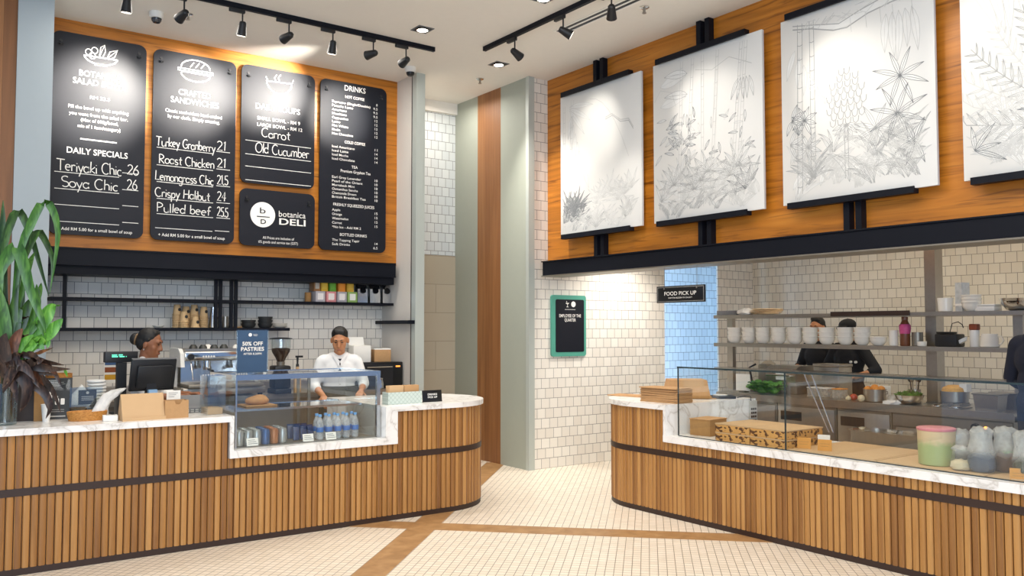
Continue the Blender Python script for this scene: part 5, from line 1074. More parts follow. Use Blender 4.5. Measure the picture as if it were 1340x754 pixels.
# on the island top
M['leaf_green'] = plain('lettuce_green', '#4f8a2c', .5, var=.5, scale=25, bump=.4); M['herb'] = plain('herb_green', '#3f7524', .6, var=.6, scale=40, bump=.6); M['orange'] = plain('orange_peel', '#d98a35', .5, var=.08, bump=.3, scale=90); M['tomato'] = plain('red_tomato', '#b3402b', .25)
M['onion'] = plain('pale_onion_skin', '#d9c9a4', .45, var=.15)
def islp(px, py): 
    p = P('z', ZI, px, py); return p
rnd = random.Random(4)
t = thing('lettuce', 'heads of green lettuce lying at the doorway end of the island', 'lettuce', (7.62, 5.86, ZI))
lv = MB()
for k in range(80):
    a = rnd.uniform(0, 6.3); r0 = rnd.uniform(0, .09); c = Vector((r0*math.cos(a)*.8, rnd.uniform(-.16, .16), .02 + rnd.uniform(0, .09)))
    d = Vector((math.cos(a), math.sin(a), rnd.uniform(.1, .9))).normalized(); pts = [c + d*q*.09 + Vector((0, 0, .012*math.sin(q*5))) for q in (0, .35, .7, 1)]
    pts = [Vector((p_.x, p_.y, max(.004, p_.z))) for p_ in pts]
    lv.strip(pts, [.012, .035, .042, .02], d.cross(Vector((0, 0, 1))), fold=.35)
part('leaves', lv, M['leaf_green'], t); part('heart', MB().ell((0.01, .05, .035), (.05, .07, .035)).ell((0.01, -.09, .035), (.04, .06, .035)), plain('green_lettuce_heart', '#5f8f38', .6, var=.3), t)
t = thing('notice', 'white paper notice clipped at the doorway end of the island', 'notice', (7.60, 6.14, ZI)); part('sheet', MB().box(-.002, .002, -.09, .10, .02, .20), M['paper'], t, smooth=False); part('clip_stand', MB().box(.0021, .02, -.02, .03, 0, .18).box(-.03, .05, -.03, .04, 0, .012), M['steel_dull'], t, smooth=False)
t = thing('vacuum_sealer', 'steel machine with a rounded hood and a white label on the island', 'kitchen machine', (7.93, 5.78, ZI))
part('base', MB().box(-.16, .20, -.20, .20, .0, .12, bev=.01), M['steel_dull'], t); hd = [( -.16, .121), (-.17, .20), (-.14, .27), (-.08, .30), (.18, .30), (.2, .121)]
part('hood', MB().prism(hd, -.19, .19, 0, lambda x, z, y: (x, y, z)), M['steel'], t, smooth=False); part('label', MB().box(-.1745, -.1735, -.08, .05, .15, .24), M['paper'], t, smooth=False); part('handle', MB().tube([(-.165, -.15, .19), (-.21, -.15, .20), (-.21, .15, .20), (-.165, .15, .19)], .01), M['chrome'], t)
t = thing('meat_slicer', 'steel slicing machine beside the left shelf post', 'slicer', (7.96, 6.16, ZI)); part('base', MB().box(-.15, .15, -.13, .14, .0, .10, bev=.02), M['steel'], t); b = MB(); b.M = Matrix.Rotation(R(18), 4, 'Y'); b.cone((-.0, -.0, .24), (.03, 0, .24), .12, .12, 28); part('blade_guard', b, M['chrome'], t); part('motor_arm', MB().box(.0, .12, -.06, .07, .101, .30, bev=.02), M['steel_dull'], t); part('pusher', MB().tube([(-.06, .10, .10), (-.09, .11, .26), (-.05, .05, .30)], .012), M['black'], t)
one('steel_bin', MB().box(-.12, .12, -.16, .14, 0, .30, bev=.008).box(-.125, .125, -.165, .145, .301, .33, bev=.004), M['steel'], 'closed steel box behind the glass joint on the island', 'container', (8.03, 5.33, ZI))
M['clear_tub'] = filmmat('clear_plastic_tub', '#cfc9bc', .4, .2)
for k, (px, yy, nm) in enumerate(((1066, 510, 'farthest'), (1082, 512, 'second'), (1099, 514, 'nearest'))):
    p = P('x', 7.72, px, yy); t = thing('storage_tub', 'clear plastic tub on the island behind the silver strut, %s of three' % nm, 'tub', (7.72, p.y, ZI), 0, 'clear tubs on the island'); part('tub', MB().box(-.06, .06, -.05, .05, 0, .09, bev=.006), M['clear_tub'], t); part('lid', MB().box(-.062, .062, -.052, .052, .0905, .10), M['orange' if k == 2 else 'whiteplastic'], t, smooth=False)
def ballthing(name, mat, label, cat, px, x, r, dz=0, grp=None, sq=1):
    p = P('x', x, px, 515); return one(name, MB().ell((0, 0, r*sq), (r, r, r*sq), 16), M[mat], label, cat, (x, p.y, ZI + dz), 0, grp)
ballthing('tomato', 'tomato', 'red tomato on the island, left of the pot of oranges', 'tomato', 1117, 7.62, .038, 0, None, .85)
t = ballthing('onion', 'onion', 'pale onion at the island edge just before the pot of oranges', 'onion', 1127, 7.53, .034)
one('garlic', MB().ell((0, 0, .022), (.03, .026, .022)).cone((0, 0, .035), (0, 0, .055), .008, .003), M['onion'], 'garlic bulb left of the onion on the island edge', 'garlic', (7.56, P('x', 7.56, 1110, 518).y, ZI))
t = thing('steel_pot', 'steel pot full of oranges on the kitchen island', 'pot', (7.64, P('x', 7.64, 1145, 518).y, ZI)); part('pot', lathe_obj([(.085, 0), (.098, .01), (.104, .12), (.108, .122), (.10, .12), (.093, .012), (0, .01)], 26), M['steel'], t)
part('rim_handle', MB().tube([(.0, -.104, .10), (0, -.13, .105), (0, -.13, .085), (0, -.104, .08)], .005), M['steel'], t)
for k, (a, b_, c) in enumerate(((0, 0, .10), (.05, -.035, .085), (-.045, .045, .085), (.05, .045, .082), (-.045, -.045, .085))): one('orange', MB().ell((0, 0, 0), (.038, .038, .037), 16), M['orange'], 'orange in the steel pot, %s' % ['top of the heap', 'back right', 'front left', 'back left', 'front right'][k], 'orange', (7.64 + a, t.location.y + b_, ZI + c + .03), 0, 'oranges in the steel pot')
t = thing('steel_bowl', 'wide steel bowl of chopped herbs on the kitchen island', 'bowl', (7.66, P('x', 7.66, 1190, 520).y, ZI)); part('bowl', lathe_obj([(.05, 0), (.07, .006), (.115, .055), (.128, .085), (.132, .086), (.126, .084), (.112, .055), (.068, .01), (0, .008)], 28), M['chrome'], t); 
hb = MB()
for k in range(90):
    a = rnd.uniform(0, 6.3); r0 = .10*math.sqrt(rnd.random()); c = Vector((r0*math.cos(a), r0*math.sin(a), .085 + .05*(1 - r0/.1)*rnd.random())); d = Vector((rnd.uniform(-1, 1), rnd.uniform(-1, 1), rnd.uniform(.1, 1))).normalized()
    hb.strip([c, c + d*.018, c + d*.034], [.004, .012, .003], d.orthogonal(), fold=.3)
hb.ell((0, 0, .07), (.105, .105, .04)); o = part('chopped_herbs', hb, M['herb'], t); o['kind'] = 'stuff'
t = thing('utensil_holder', 'steel holder of cooking tools beside the steel post', 'utensil holder', (7.80, P('x', 7.80, 1197, 515).y + .0, ZI)); part('holder', lathe_obj([(.05, 0), (.055, .005), (.055, .13), (.051, .13), (.05, .01), (0, .01)], 20), M['steel'], t)
for k in range(4): a = 1.6*k; part('tool', MB().tube([(.02*math.cos(a), .02*math.sin(a), .015), (.04*math.cos(a), .04*math.sin(a), .20)], .006).ell((.045*math.cos(a), .045*math.sin(a), .225), (.012, .02, .03)), M['black'] if k % 2 else M['steel'], t)
one('white_carton', MB().box(-.05, .05, -.10, .10, 0, .13, bev=.004), M['paper'], 'white carton behind the pot of oranges', 'carton', (8.02, P('x', 8.02, 1150, 505).y, ZI))
one('crumpled_film', crumple([(.03, 0, 0, 0), (.06, .02, 0, -.02), (.05, .06, 0, -.05), (.02, .08, 0, -.09)], 9, amp=.25), M['wrap'], 'crumpled clear film between the oranges and the herb bowl', 'plastic wrap', (7.72, P('x', 7.72, 1164, 515).y, ZI))
one('cloth', crumple([(.05, 0, 0, 0), (.05, .02, 0, -.01), (.03, .035, 0, -.02)], 11, amp=.3, sy=1.6), M['shirt'], 'small crumpled cloth at the island edge before the herb bowl', 'cloth', (7.545, P('x', 7.53, 1171, 525).y + .05, ZI))
t = thing('frying_pan', 'steel pan of yellow food behind the hob, right of the post', 'pan', (7.86, P('x', 7.86, 1249, 520).y, ZI)); part('pan', lathe_obj([(.10, .03), (.115, .035), (.12, .13), (.116, .13), (.11, .04), (0, .038)], 28), M['steel'], t); part('food', MB().lathe([(.112, .11), (.10, .16), (.05, .185), (0, .19)], n=20), plain('yellow_food', '#d9a23a', .6, var=.35, scale=40, bump=.6), t, 'yellow food'); part('liner', MB().box(-.03, .06, -.125, -.06, .13, .20), M['paper'], t, smooth=False)
part('trivet', MB().box(-.09, .09, -.09, .09, .0, .0295), M['steel_dull'], t, smooth=False)
t = thing('gas_hob', 'low gas hob with steel grates set at the near end of the island', 'hob', (7.60, 3.90, ZI)); part('plate', MB().box(-.10, .12, -.16, .18, 0, .008), M['steel_dull'], t, smooth=False)
for y in (-.07, .09): part('burner', MB().lathe([(.055, .0085), (.055, .016), (.04, .024), (0, .025)], (0, y, 0), 20), M['chrome'], t)
for y in (-.15, -.07, .01, .09, .165): part('grate_bar', MB().box(-.09, .11, y - .004, y + .004, .026, .034), M['steel'], t, smooth=False)
def pan_box(label, x, px, dx):
    y = P('x', x, px, 525).y; t = thing('gastronorm_pan', label, 'container', (x, y, ZI), 0); b = MB(); prof = [(.085, 0), (.095, .10), (.098, .135), (.107, .137)]
    vs = []
    for r_, z in prof:
        vs += [(-r_*.9, -r_*1.05, z), (r_*.9, -r_*1.05, z), (r_*.9, r_*1.05, z), (-r_*.9, r_*1.05, z)]
    b.add(vs, [(4*i+j, 4*i+(j+1) % 4, 4*i+4+(j+1) % 4, 4*i+4+j) for i in range(3) for j in range(4)] + [(3, 2, 1, 0)]); part('pan', b, M['steel'], t, smooth=False); part('lid', MB().box(-.098, .098, -.114, .114, .1375, .148, bev=.004), M['steel_dull'], t)
pan_box('steel food pan at the near end of the island, left one', 7.60, 1296, 0); pan_box('steel food pan behind the black shirted person, farther one', 7.88, 1318, 0)

# ================================================================== GLASS FRONT and FOOD on the kitchen counter
t = thing('glass_screen', 'clear glass display screen with a glass top on the kitchen counter', 'glass screen', (5.44, 3.0, ZL)); zg = 1.277 - ZL
for a, b_ in ((1.012, 2.08), (-2.2, 1.006)): part('glass_pane', MB().box(-.005, .005, a, b_, .002, zg - .012), M['glass'], t, smooth=False)
part('dark_edge', MB().box(-.0055, .0055, 2.08, 2.086, .002, zg).box(-.0055, .0055, 1.005, 1.013, .002, zg - .012), M['glass_edge'], t, 'dark glass edge', smooth=False); part('base_seal', MB().box(-.006, .006, -2.2, 2.08, .0, .006), M['glass_edge'], t, smooth=False)
part('top_glass', MB().box(-.012, .30, -2.2, 2.08, zg - .0105, zg), M['glass'], t, smooth=False); part('top_edge', MB().box(-.0145, -.0122, -2.2, 2.084, zg - .012, zg + .001), M['glass_edge'], t, smooth=False)
for px0, px1 in ((1051, 1085), (1061, 1090)):
    a = P('x', 5.72, px0, 491) - Vector((5.44, 3.0, ZL)); b_ = P('x', 5.80, px1, 566) - Vector((5.44, 3.0, ZL)); a.z = zg - .012; part('strut', MB().cone(a, b_, .005, .005, 10), M['chrome'], t, 'bright steel strut')
pass
t = thing('kraft_box', 'open kraft box behind the glass, left of the spotted boxes', 'box', (5.72, 5.00, ZL), R(8)); part('carton', MB().box(-.13, .13, -.10, .10, .0, .135, bev=.003), M['kraft_dark'], t); part('lid_flap', MB().box(-.135, .135, -.104, .104, .136, .141), M['kraft'], t, smooth=False)
m, nt, b0 = newmat('spotted_kraft'); tc = nd(nt, 'ShaderNodeTexCoord'); nz = nd(nt, 'ShaderNodeTexNoise', Scale=34.0, Detail=1.0); mp = nd(nt, 'ShaderNodeMapping'); mp.inputs['Scale'].default_value = (1, .8, 1.3)
nt.links.new(tc.outputs['Object'], mp.inputs[0]); nt.links.new(mp.outputs[0], nz.inputs['Vector']); rp = nd(nt, 'ShaderNodeValToRGB'); e = rp.color_ramp.elements; e[0].position = .53; e[0].color = lin('#cf9a55'); e[1].position = .59; e[1].color = lin('#4f2c14')
nt.links.new(nz.outputs['Fac'], rp.inputs[0]); nt.links.new(rp.outputs[0], b0.inputs['Base Color']); b0.inputs['Roughness'].default_value = .7; M['spotted'] = m
sb = None
for i in range(2):
    for k in range(2):
        lab = 'spotted kraft food box behind the glass, %s layer, %s' % (['lower', 'upper'][k], ['left', 'right by the glass joint'][i]); loc = (5.70, 4.54 - .345*i, ZL + .0705*k)
        if sb is None: sb = thing('spotted_food_box', lab, 'box', loc, 0, 'spotted kraft boxes behind the glass'); part('tray', MB().box(-.23, .23, -.17, .17, 0, .060, bev=.004), M['spotted'], sb); part('lid', MB().box(-.232, .232, -.172, .172, .0605, .07, bev=.002), M['kraft_light'], sb)
        else: dup(sb, loc, 0, lab)
def card(label, px, py, x, ww, hh, mat, rz=-70):
    p = P('x', x, px, py); t = thing('price_card', label, 'price card', (x, p.y, ZL + .012 if x > 5.5 else ZL), R(rz), 'price cards behind the glass'); b = MB(); b.M = Matrix.Rotation(R(-12), 4, 'X'); b.box(-ww/2, ww/2, -.001, .001, .0, hh); part('card', b, M[mat], t, smooth=False)
    b = MB(); b.M = Matrix.Rotation(R(-12), 4, 'X')
    for k in range(2): b.box(-ww*.35, ww*(.35 - .1*k), -.0018, -.0012, hh*.6 - k*hh*.22, hh*.6 - k*hh*.22 + .003)
    part('print_lines', b, M['kraft_dark'], t, smooth=False)
M['orange_card'] = plain('orange_card_stock', '#cf9142', .7, var=.03)
card('orange price card left of two, at the foot of the struts', 1052, 577, 5.56, .098, .082, 'orange_card', -62); card('orange price card right of two, at the foot of the struts', 1079, 580, 5.58, .098, .082, 'orange_card', -62); card('orange price card beside the bagged greens, at the right edge', 1334, 622, 5.475, .10, .075, 'orange_card', -62)
t = thing('white_card_stand', 'white card standing behind the right orange card', 'price card', (5.70, P('x', 5.70, 1078, 568).y, ZL + .012), R(-70)); part('card', MB().box(-.045, .045, -.001, .001, .0, .10), M['paper'], t, smooth=False); part('green_strip', MB().box(-.045, .045, -.0018, -.0012, .045, .06), M['leaf_green'], t, smooth=False)
cb = None
for i, (y0, y1) in enumerate(((3.30, 4.00), (2.58, 3.285), (1.86, 2.565))):
    lab = 'tan chopping board laid behind the glass, %s' % ['farthest, in front of the struts', 'middle one, under the green tub', 'nearest, under the bagged greens'][i]; t = thing('chopping_board', lab, 'chopping board', (5.83, (y0+y1)/2, ZL), 0, 'chopping boards behind the glass'); part('board', MB().box(-.375, .36, -(y1-y0)/2, (y1-y0)/2, 0, .012, bev=.002), M['kraft_light'], t); part('groove', MB().box(-.35, .33, -(y1-y0)/2 + .02, -(y1-y0)/2 + .026, .0121, .0128), M['kraft_dark'], t, smooth=False)
t = thing('counter_riser', 'clear and steel riser ledge behind the chopping boards', 'ledge', (6.33, 3.1, ZL)); part('steel_back', MB().box(-.06, .06, -1.2, .9, -.0, .10), M['steel_dull'], t, smooth=False); part('clear_top', MB().box(-.11, .10, -1.2, .9, .101, .112), M['acrylic'], t, smooth=False)
gm, nt, b0 = newmat('green_mesh_plastic'); M['green_mesh'] = gm; tc = nd(nt, 'ShaderNodeTexCoord'); sp = nd(nt, 'ShaderNodeSeparateXYZ'); nt.links.new(tc.outputs['Object'], sp.inputs[0]); nz = nd(nt, 'ShaderNodeTexNoise', Scale=30.0); nt.links.new(tc.outputs['Object'], nz.inputs['Vector'])
ad = nd(nt, 'ShaderNodeMath', operation='MULTIPLY_ADD'); ad.inputs[1].default_value = .05; nt.links.new(nz.outputs['Fac'], ad.inputs[0]); nt.links.new(sp.outputs[2], ad.inputs[2]); rp = nd(nt, 'ShaderNodeValToRGB'); e = rp.color_ramp.elements; e[0].position = .15; e[0].color = lin('#a3b077'); e[1].position = .19; e[1].color = lin('#d6bd97'); nt.links.new(ad.outputs[0], rp.inputs[0]); nt.links.new(rp.outputs[0], b0.inputs['Base Color']); b0.inputs['Roughness'].default_value = .45
t = thing('food_tub', 'green plastic tub with a pink lid behind the glass', 'tub', (5.625, 2.965, ZL + .0128)); part('tub', lathe_obj([(.102, 0), (.11, .006), (.116, .225), (.112, .225), (.1, .01), (0, .01)], 32), M['green_mesh'], t); part('lid', MB().lathe([(.117, .2255), (.120, .23), (.120, .241), (.11, .245), (0, .245)], n=32), plain('pink_plastic', '#e08a94', .35), t, 'pink lid')
M['film'] = filmmat('thin_clear_bag', '#e0ded8', .40, .3, .115)
M['pickle'] = plain('dark_pickled_vegetables', '#343a24', .4, var=.6, scale=35); M['bluefish'] = plain('grey_blue_contents', '#3f4b5c', .35, var=.4, scale=30); M['browncont'] = plain('brown_contents', '#54351e', .5, var=.5, scale=40)
for i, (px, py, x, cm, nm, sc) in enumerate(((1259, 612, 5.71, 'pickle', 'farthest bag, with green and dark vegetables', .85), (1258, 622, 5.52, 'onion', 'small low bag at the front', .55), (1286, 625, 5.565, 'bluefish', 'bag with grey blue contents', 1), (1318, 628, 5.70, 'browncont', 'bag with brown and green contents', 1), (1346, 630, 5.57, 'pickle', 'bag cut by the right edge', 1))):
    p = P('x', x, px, py); t = thing('produce_bag', 'knotted clear plastic bag behind the glass, %s' % nm, 'plastic bag', (x, p.y, ZL + .0128), 0, 'knotted bags of food behind the glass'); h_ = .27*sc; r_ = .082*sc if sc > .6 else .06
    part('bag', crumple([(r_*.85, 0, 0, 0), (r_*1.05, h_*.15, 0, 0), (r_*1.0, h_*.4, 0, 0), (r_*.85, h_*.6, .0, .0), (r_*.75, h_*.78, .01, .01), (r_*.8, h_*.92, .015, .015), (r_*.5, h_*1.02, .02, .02)], 20 + i, 26, .16), M['film'], t)
    part('contents', crumple([(r_*.78, .006, 0, 0), (r_*.96, h_*.13, 0, 0), (r_*.92, h_*.34, 0, 0), (r_*.5, h_*.44, 0, 0)], 20 + i, 22, .14), M[cm], t); 
    if cm in ('pickle', 'browncont'): part('green_tops', MB().ell((r_*.1, -r_*.1, h_*.42), (r_*.6, r_*.5, h_*.07)), M['herb'], t)
# things on the raised end
t0 = None; A = P('z', ZT, 838, 525); B = P('z', ZT, 886, 529); rz = math.atan2(B.y - A.y, B.x - A.x); L = (B - A).length; cx = (A + B)/2 + Vector((-math.sin(rz), math.cos(rz), 0)) * .11
for k in range(13):
    lab = 'flat kraft carton, %s in the stack on the rounded counter end' % (['lowest', 'second from bottom', 'third from bottom', 'fourth from bottom', 'fifth from bottom', 'sixth from bottom', 'middle one', 'sixth from top', 'fifth from top', 'fourth from top', 'third from top', 'second from top', 'topmost'][k])
    loc = (cx.x + .004*math.sin(3*k) - (.012 if k == 12 else 0), cx.y + .004*math.cos(2*k), ZT + .0102*k)
    if t0 is None: t0 = one('kraft_carton', MB().box(-L/2, L/2, -.11, .11, 0, .009, bev=.002), M['kraft'], lab, 'carton', loc, rz, 'flat kraft cartons on the counter end')
    else: cp(t0, loc, lab, rz + R(1.2*math.sin(2.3*k)))
cp(t0, (5.83, 6.06, ZT), 'single flat kraft carton lying left of the tall carton stack', rz + R(10))
one('cardboard_sheet', MB().box(-.24, .22, -.19, .19, 0, .008, bev=.002), M['kraft_dark'], 'brown cardboard sheet under the big kraft box', 'cardboard', (6.14, 5.60, ZT), R(-38))
t = thing('kraft_tray', 'big upturned kraft box with sloping sides behind the carton stack', 'box', (6.10, 5.60, ZT + .0085), R(-38)); b = MB(); prof = [(.20, .17, 0), (.17, .14, .165)]
vs = []
for a, b_, z in prof: vs += [(-a, -b_, z), (a, -b_, z), (a, b_, z), (-a, b_, z)]
b.add(vs, [(0, 1, 5, 4), (1, 2, 6, 5), (2, 3, 7, 6), (3, 0, 4, 7), (4, 5, 6, 7), (3, 2, 1, 0)]); part('shell', b, M['kraft'], t, smooth=False); part('folded_rim', MB().box(-.205, .205, -.176, -.168, 0, .02).box(-.205, .205, .168, .176, 0, .02), M['kraft_dark'], t, smooth=False)
t = thing('kitchen_scale', 'low black kitchen scale with a white plate at the counter step', 'scale', (6.33, 5.36, ZT), R(-36)); part('body', MB().box(-.11, .11, -.08, .08, 0, .025, bev=.006), M['black'], t); part('plate', MB().cone((-.02, 0, .0255), (-.02, 0, .034), .065, .068, 24), M['whiteplastic'], t)
t = thing('keypad', 'grey panel with black keys fixed at the inner marble corner', 'keypad', (6.50, 5.155, .80), R(0)); part('panel', MB().box(-.045, .06, -.012, .0, -.10, .13, bev=.003), M['pale_grey'], t); b = MB()
for i in range(3):
    for j in range(4): b.box(-.03 + i*.027, -.01 + i*.027, -.0145, -.0122, -.06 + j*.035, -.04 + j*.035)
part('keys', b, M['black'], t, smooth=False); part('cable', MB().tube([(-.02, -.006, .131), (-.03, -.01, .17), (-.06, .03, .175), (-.09, .1, .155)], .004), M['black'], t)

# ================================================================== HANGING SIGN and EMPLOYEE BOARD
t = thing('hanging_sign', 'black FOOD PICK UP sign hanging under the black beam', 'sign', (6.02, 5.59, 1.845)); LY = (0, -1, 0)
part('plate', MB().box(0, .012, -.305, .305, 0, .16, bev=.002), M['gloss_black'], t)
b = MB()
for z0_, z1_, y0_, y1_ in ((.012, .0145, -.29, .29), (.146, .1485, -.29, .29), (.0145, .146, -.29, -.2875), (.0145, .146, .2875, .29)): b.box(-.0012, -.0002, y0_, y1_, z0_, z1_)
part('border_line', b, M['pale_grey'], t, smooth=False); b = MB(); text_mb(b, 'FOOD PICK UP', (-.001, 0, .088), LY, UZ, .036, .40); part('lettering', b, M['white'], t, smooth=False); b = MB(); text_mb(b, 'WAIT FOR BUZZER TO COLLECT', (-.001, 0, .046), LY, UZ, .013, .30); part('lettering', b, M['white'], t, smooth=False)
for y in (-.205, .205): part('hanging_cord', MB().cone((.006, y, .1602), (.006, y, .3425), .003, .003, 8), M['steel'], t); part('hook', MB().cone((-.004, y, .135), (-.0004, y, .135), .008, .008, 10), M['steel'], t)
a = P('y', 7.77, 720, 387); b_ = P('y', 7.77, 765, 466); w = b_.x - a.x; t = thing('employee_board', 'black EMPLOYEE OF THE QUARTER board in a teal frame on the tiles', 'notice board', ((a.x+b_.x)/2, 7.77, 1.275)); H = .715
part('frame', MB().prism(rr(-w/2, w/2, 0, H, .03), -.03, -.0005, 0, lambda x, z, y: (x, y, z)), M['teal'], t, 'teal frame', smooth=False); part('panel', MB().prism(rr(-w/2 + .055, w/2 - .035, .05, H - .05, .02), -.034, -.0302, 0, lambda x, z, y: (x, y, z)), M['chalk'], t, smooth=False)
for s_, z, ww in (('EMPLOYEE OF THE', .475, .33), ('QUARTER', .425, .17)): b = MB(); text_mb(b, s_, (.01, -.0345, z), RX, UZ, .036, ww, bold=.01); part('lettering', b, M['white'], t, smooth=False)
b = MB(); b.prism([(.06 + .034*math.cos(R(20*i)), .61 + .034*math.sin(R(20*i))) for i in range(18)], -.0355, -.0345, 0, lambda x, z, y: (x, y, z)); b.box(-.07, .09, -.0355, -.0345, .545, .549); rib(b, [(-.03, -.035, .575), (-.03, -.035, .61), (-.045, -.035, .645)], .007, (0, -1, 0)); rib(b, [(-.03, -.035, .61), (-.008, -.035, .625)], .01, (0, -1, 0)); rib(b, [(-.055, -.035, .622), (-.03, -.035, .612)], .009, (0, -1, 0)); rib(b, [(-.045, -.035, .578), (-.015, -.035, .578)], .007, (0, -1, 0)); part('emblems', b, M['white'], t, smooth=False)

# ================================================================== PEOPLE
def blob(name, prims, mat, voxel=.007, smooth=4):
    mb = MB()
    for p in prims:
        if p[0] == 'c':
            _, a, b, ra, rb = p; a = Vector(a); b = Vector(b); n = 14; d = b - a; L = d.length
            d = d.normalized() if L > 1e-6 else Vector((0, 0, 1)); e1 = d.orthogonal().normalized(); e2 = d.cross(e1); vs = []; rings = []
            for k in range(5): t = math.pi/2 * k/4; rings.append((a - d*ra*math.cos(t), ra*math.sin(t)))
            for k in range(5): t = math.pi/2 * k/4; rings.append((b + d*rb*math.sin(t), rb*math.cos(t)))
            for c, r_ in rings:
                for j in range(n): q = 2*math.pi*j/n; vs.append(c + (e1*math.cos(q) + e2*math.sin(q))*max(r_, 1e-4))
            fs = [(i*n+j, i*n+(j+1) % n, (i+1)*n+(j+1) % n, (i+1)*n+j) for i in range(9) for j in range(n)] + [tuple(range(n-1, -1, -1)), tuple(range(9*n, 10*n))]
            mb.add(vs, fs)
        else: mb.ell(p[1], p[2], 18, 0, p[3] if len(p) > 3 else None)
    me = mb.mesh('tmp', mat, False); o = bpy.data.objects.new('tmp', me); COL.objects.link(o)
    m1 = o.modifiers.new('r', 'REMESH'); m1.mode = 'VOXEL'; m1.voxel_size = voxel; m1.use_smooth_shade = True
    m2 = o.modifiers.new('s', 'SMOOTH'); m2.factor = .5; m2.iterations = smooth
    bpy.context.view_layer.update(); out = bpy.data.meshes.new_from_object(o.evaluated_get(bpy.context.evaluated_depsgraph_get())); out.name = name
    bpy.data.objects.remove(o); bpy.data.meshes.remove(me)
    if not out.materials: out.materials.append(mat)
    for p in out.polygons: p.use_smooth = True
    return out
def hand_prims(w, d, nrm, side):
    """wrist, finger direction, palm normal (fingers curl towards it), side +1/-1 for the thumb side"""
    w = Vector(w); d = Vector(d).normalized(); nrm = (Vector(nrm) - d * Vector(nrm).dot(d)).normalized(); s = d.cross(nrm) * side; pr = []
    for k in (-1, -.33, .33, 1): pr.append(('c', w + d*.015 + s*.014*k, w + d*.082 + s*.027*k, .016, .013))
    for k, L in ((1.0, .062), (.36, .072), (-.3, .067), (-.95, .052)):
        a = w + d*.085 + s*.027*k; b = a + (d*.85 + nrm*.5).normalized()*L*.5; c = b + (d*.35 + nrm*.94).normalized()*L*.5
        pr += [('c', a, b, .0095, .0085), ('c', b, c, .0085, .0072)]
    t0 = w + d*.02 + s*.026; t1 = t0 + (d*.55 + s*.75 + nrm*.25).normalized()*.042; t2 = t1 + (d*.8 + s*.2 + nrm*.5).normalized()*.032
    return pr + [('c', t0, t1, .013, .0105), ('c', t1, t2, .0105, .0085)]
def person(label, loc, rz, sh, head, pitch, yaw, arms, skin, top, bottom, hair, vox=.007, opts=()):
    """sh: shoulder height; head: (centre); arms: list of (side, elbow, wrist, finger dir, palm normal)"""
    t = thing('person', label, 'person', loc, rz); hz = Vector(head); H = Euler((R(pitch), 0, R(yaw))).to_matrix()
    hp = lambda x, y, z: hz + H @ Vector((x, y, z)); pel = sh - .46
    sk = [('e', hp(0, .012, .02), (.078, .096, .102), Euler((R(pitch), 0, R(yaw)))), ('e', hp(0, -.022, -.055), (.060, .068, .070), Euler((R(pitch), 0, R(yaw)))),
          ('c', hp(0, -.070, -.098), hp(0, -.066, -.10), .024, .024), ('c', hp(0, -.084, .016), hp(0, -.102, -.026), .010, .0135), ('c', hp(0, -.072, .0), hp(0, -.078, -.03), .02, .02), ('c', hp(-.036, -.070, .034), hp(.036, -.070, .034), .0175, .0175),
          ('c', hp(-.014, -.096, -.030), hp(.014, -.096, -.030), .011, .011), ('c', hp(-.018, -.083, -.064), hp(.018, -.083, -.064), .013, .013)]
    for s in (-1, 1): sk += [('e', hp(s*.082, .012, -.012), (.012, .020, .032), Euler((R(pitch), 0, R(yaw)))), ('c', hp(s*.044, -.050, -.022), hp(s*.036, -.048, -.06), .024, .022)]
    nb = Vector((0, .01, sh + .03)); sk += [('c', nb, hp(0, .015, -.06), .056, .053)]
    torso = [('c', (-.145, .0, sh - .02), (.145, 0, sh - .02), .062, .062), ('e', (0, 0, sh - .13), (.175, .112, .17)), ('e', (0, 0, sh - .31), (.158, .108, .17)), ('e', (0, .0, pel), (.17, .12, .13)), ('c', (-.06, .01, sh + .01), (.06, .01, sh + .01), .055, .055)]
    sk += torso
    shirt = [(p[0], p[1], tuple(q + .013 for q in p[2])) if p[0] == 'e' else (p[0], p[1], p[2], p[3] + .013, p[4] + .013) for p in torso]
    for s, el, wr, fd, pn in arms:
        S0 = Vector((s*.168, 0, sh - .03)); el = Vector(el); wr = Vector(wr)
        sk += [('c', S0, el, .052, .041), ('c', el, wr, .040, .027)] + hand_prims(wr, fd, pn, s)
        shirt += [('c', S0, el, .068, .056), ('c', el, el + (wr - el)*.28, .054, .050)]
    leg = [];
    for s in (-1, 1):
        hip = Vector((s*.09, 0, pel - .02)); kn = Vector((s*.10, -.01, .49)); an = Vector((s*.10, .015, .09))
        sk += [('c', hip, kn, .075, .052), ('c', kn, an, .05, .036), ('c', an, (s*.105, -.12, .04), .036, .03)]
        leg += [('c', hip, kn, .090, .066), ('c', kn, an + Vector((0, 0, .02)), .064, .054)]
    leg.append(('e', (0, 0, pel - .01), (.182, .130, .10)))
    part('body', blob('body', sk, skin, vox), None, t)
    part('shirt', blob('shirt', shirt, top, .010, 6), None, t)
    part('trousers', blob('trousers', leg, bottom, .012, 6), None, t)
    for s in (-1, 1): part('shoe', blob('shoe', [('c', (s*.10, .03, .045), (s*.108, -.15, .036), .045, .036), ('e', (s*.10, .02, .06), (.05, .07, .055))], M['black'], .01), None, t)
    # face
    for s in (-1, 1):
        part('eye', MB().ell(hp(s*.031, -.0815, .011), (.0125, .005, .0045), 10, 0, Euler((R(pitch), 0, R(yaw)))), M['eye'], t)
        part('eyebrow', MB().tube([hp(s*.015, -.0865, .033), hp(s*.032, -.085, .038), hp(s*.050, -.066, .032)], [.004, .0045, .002], 8), M['hair'], t)
    part('lips', MB().ell(hp(0, -.0945, -.064), (.021, .005, .006), 12, 0, Euler((R(pitch), 0, R(yaw)))), M['lips'], t)
    E_ = Euler((R(pitch), 0, R(yaw)))
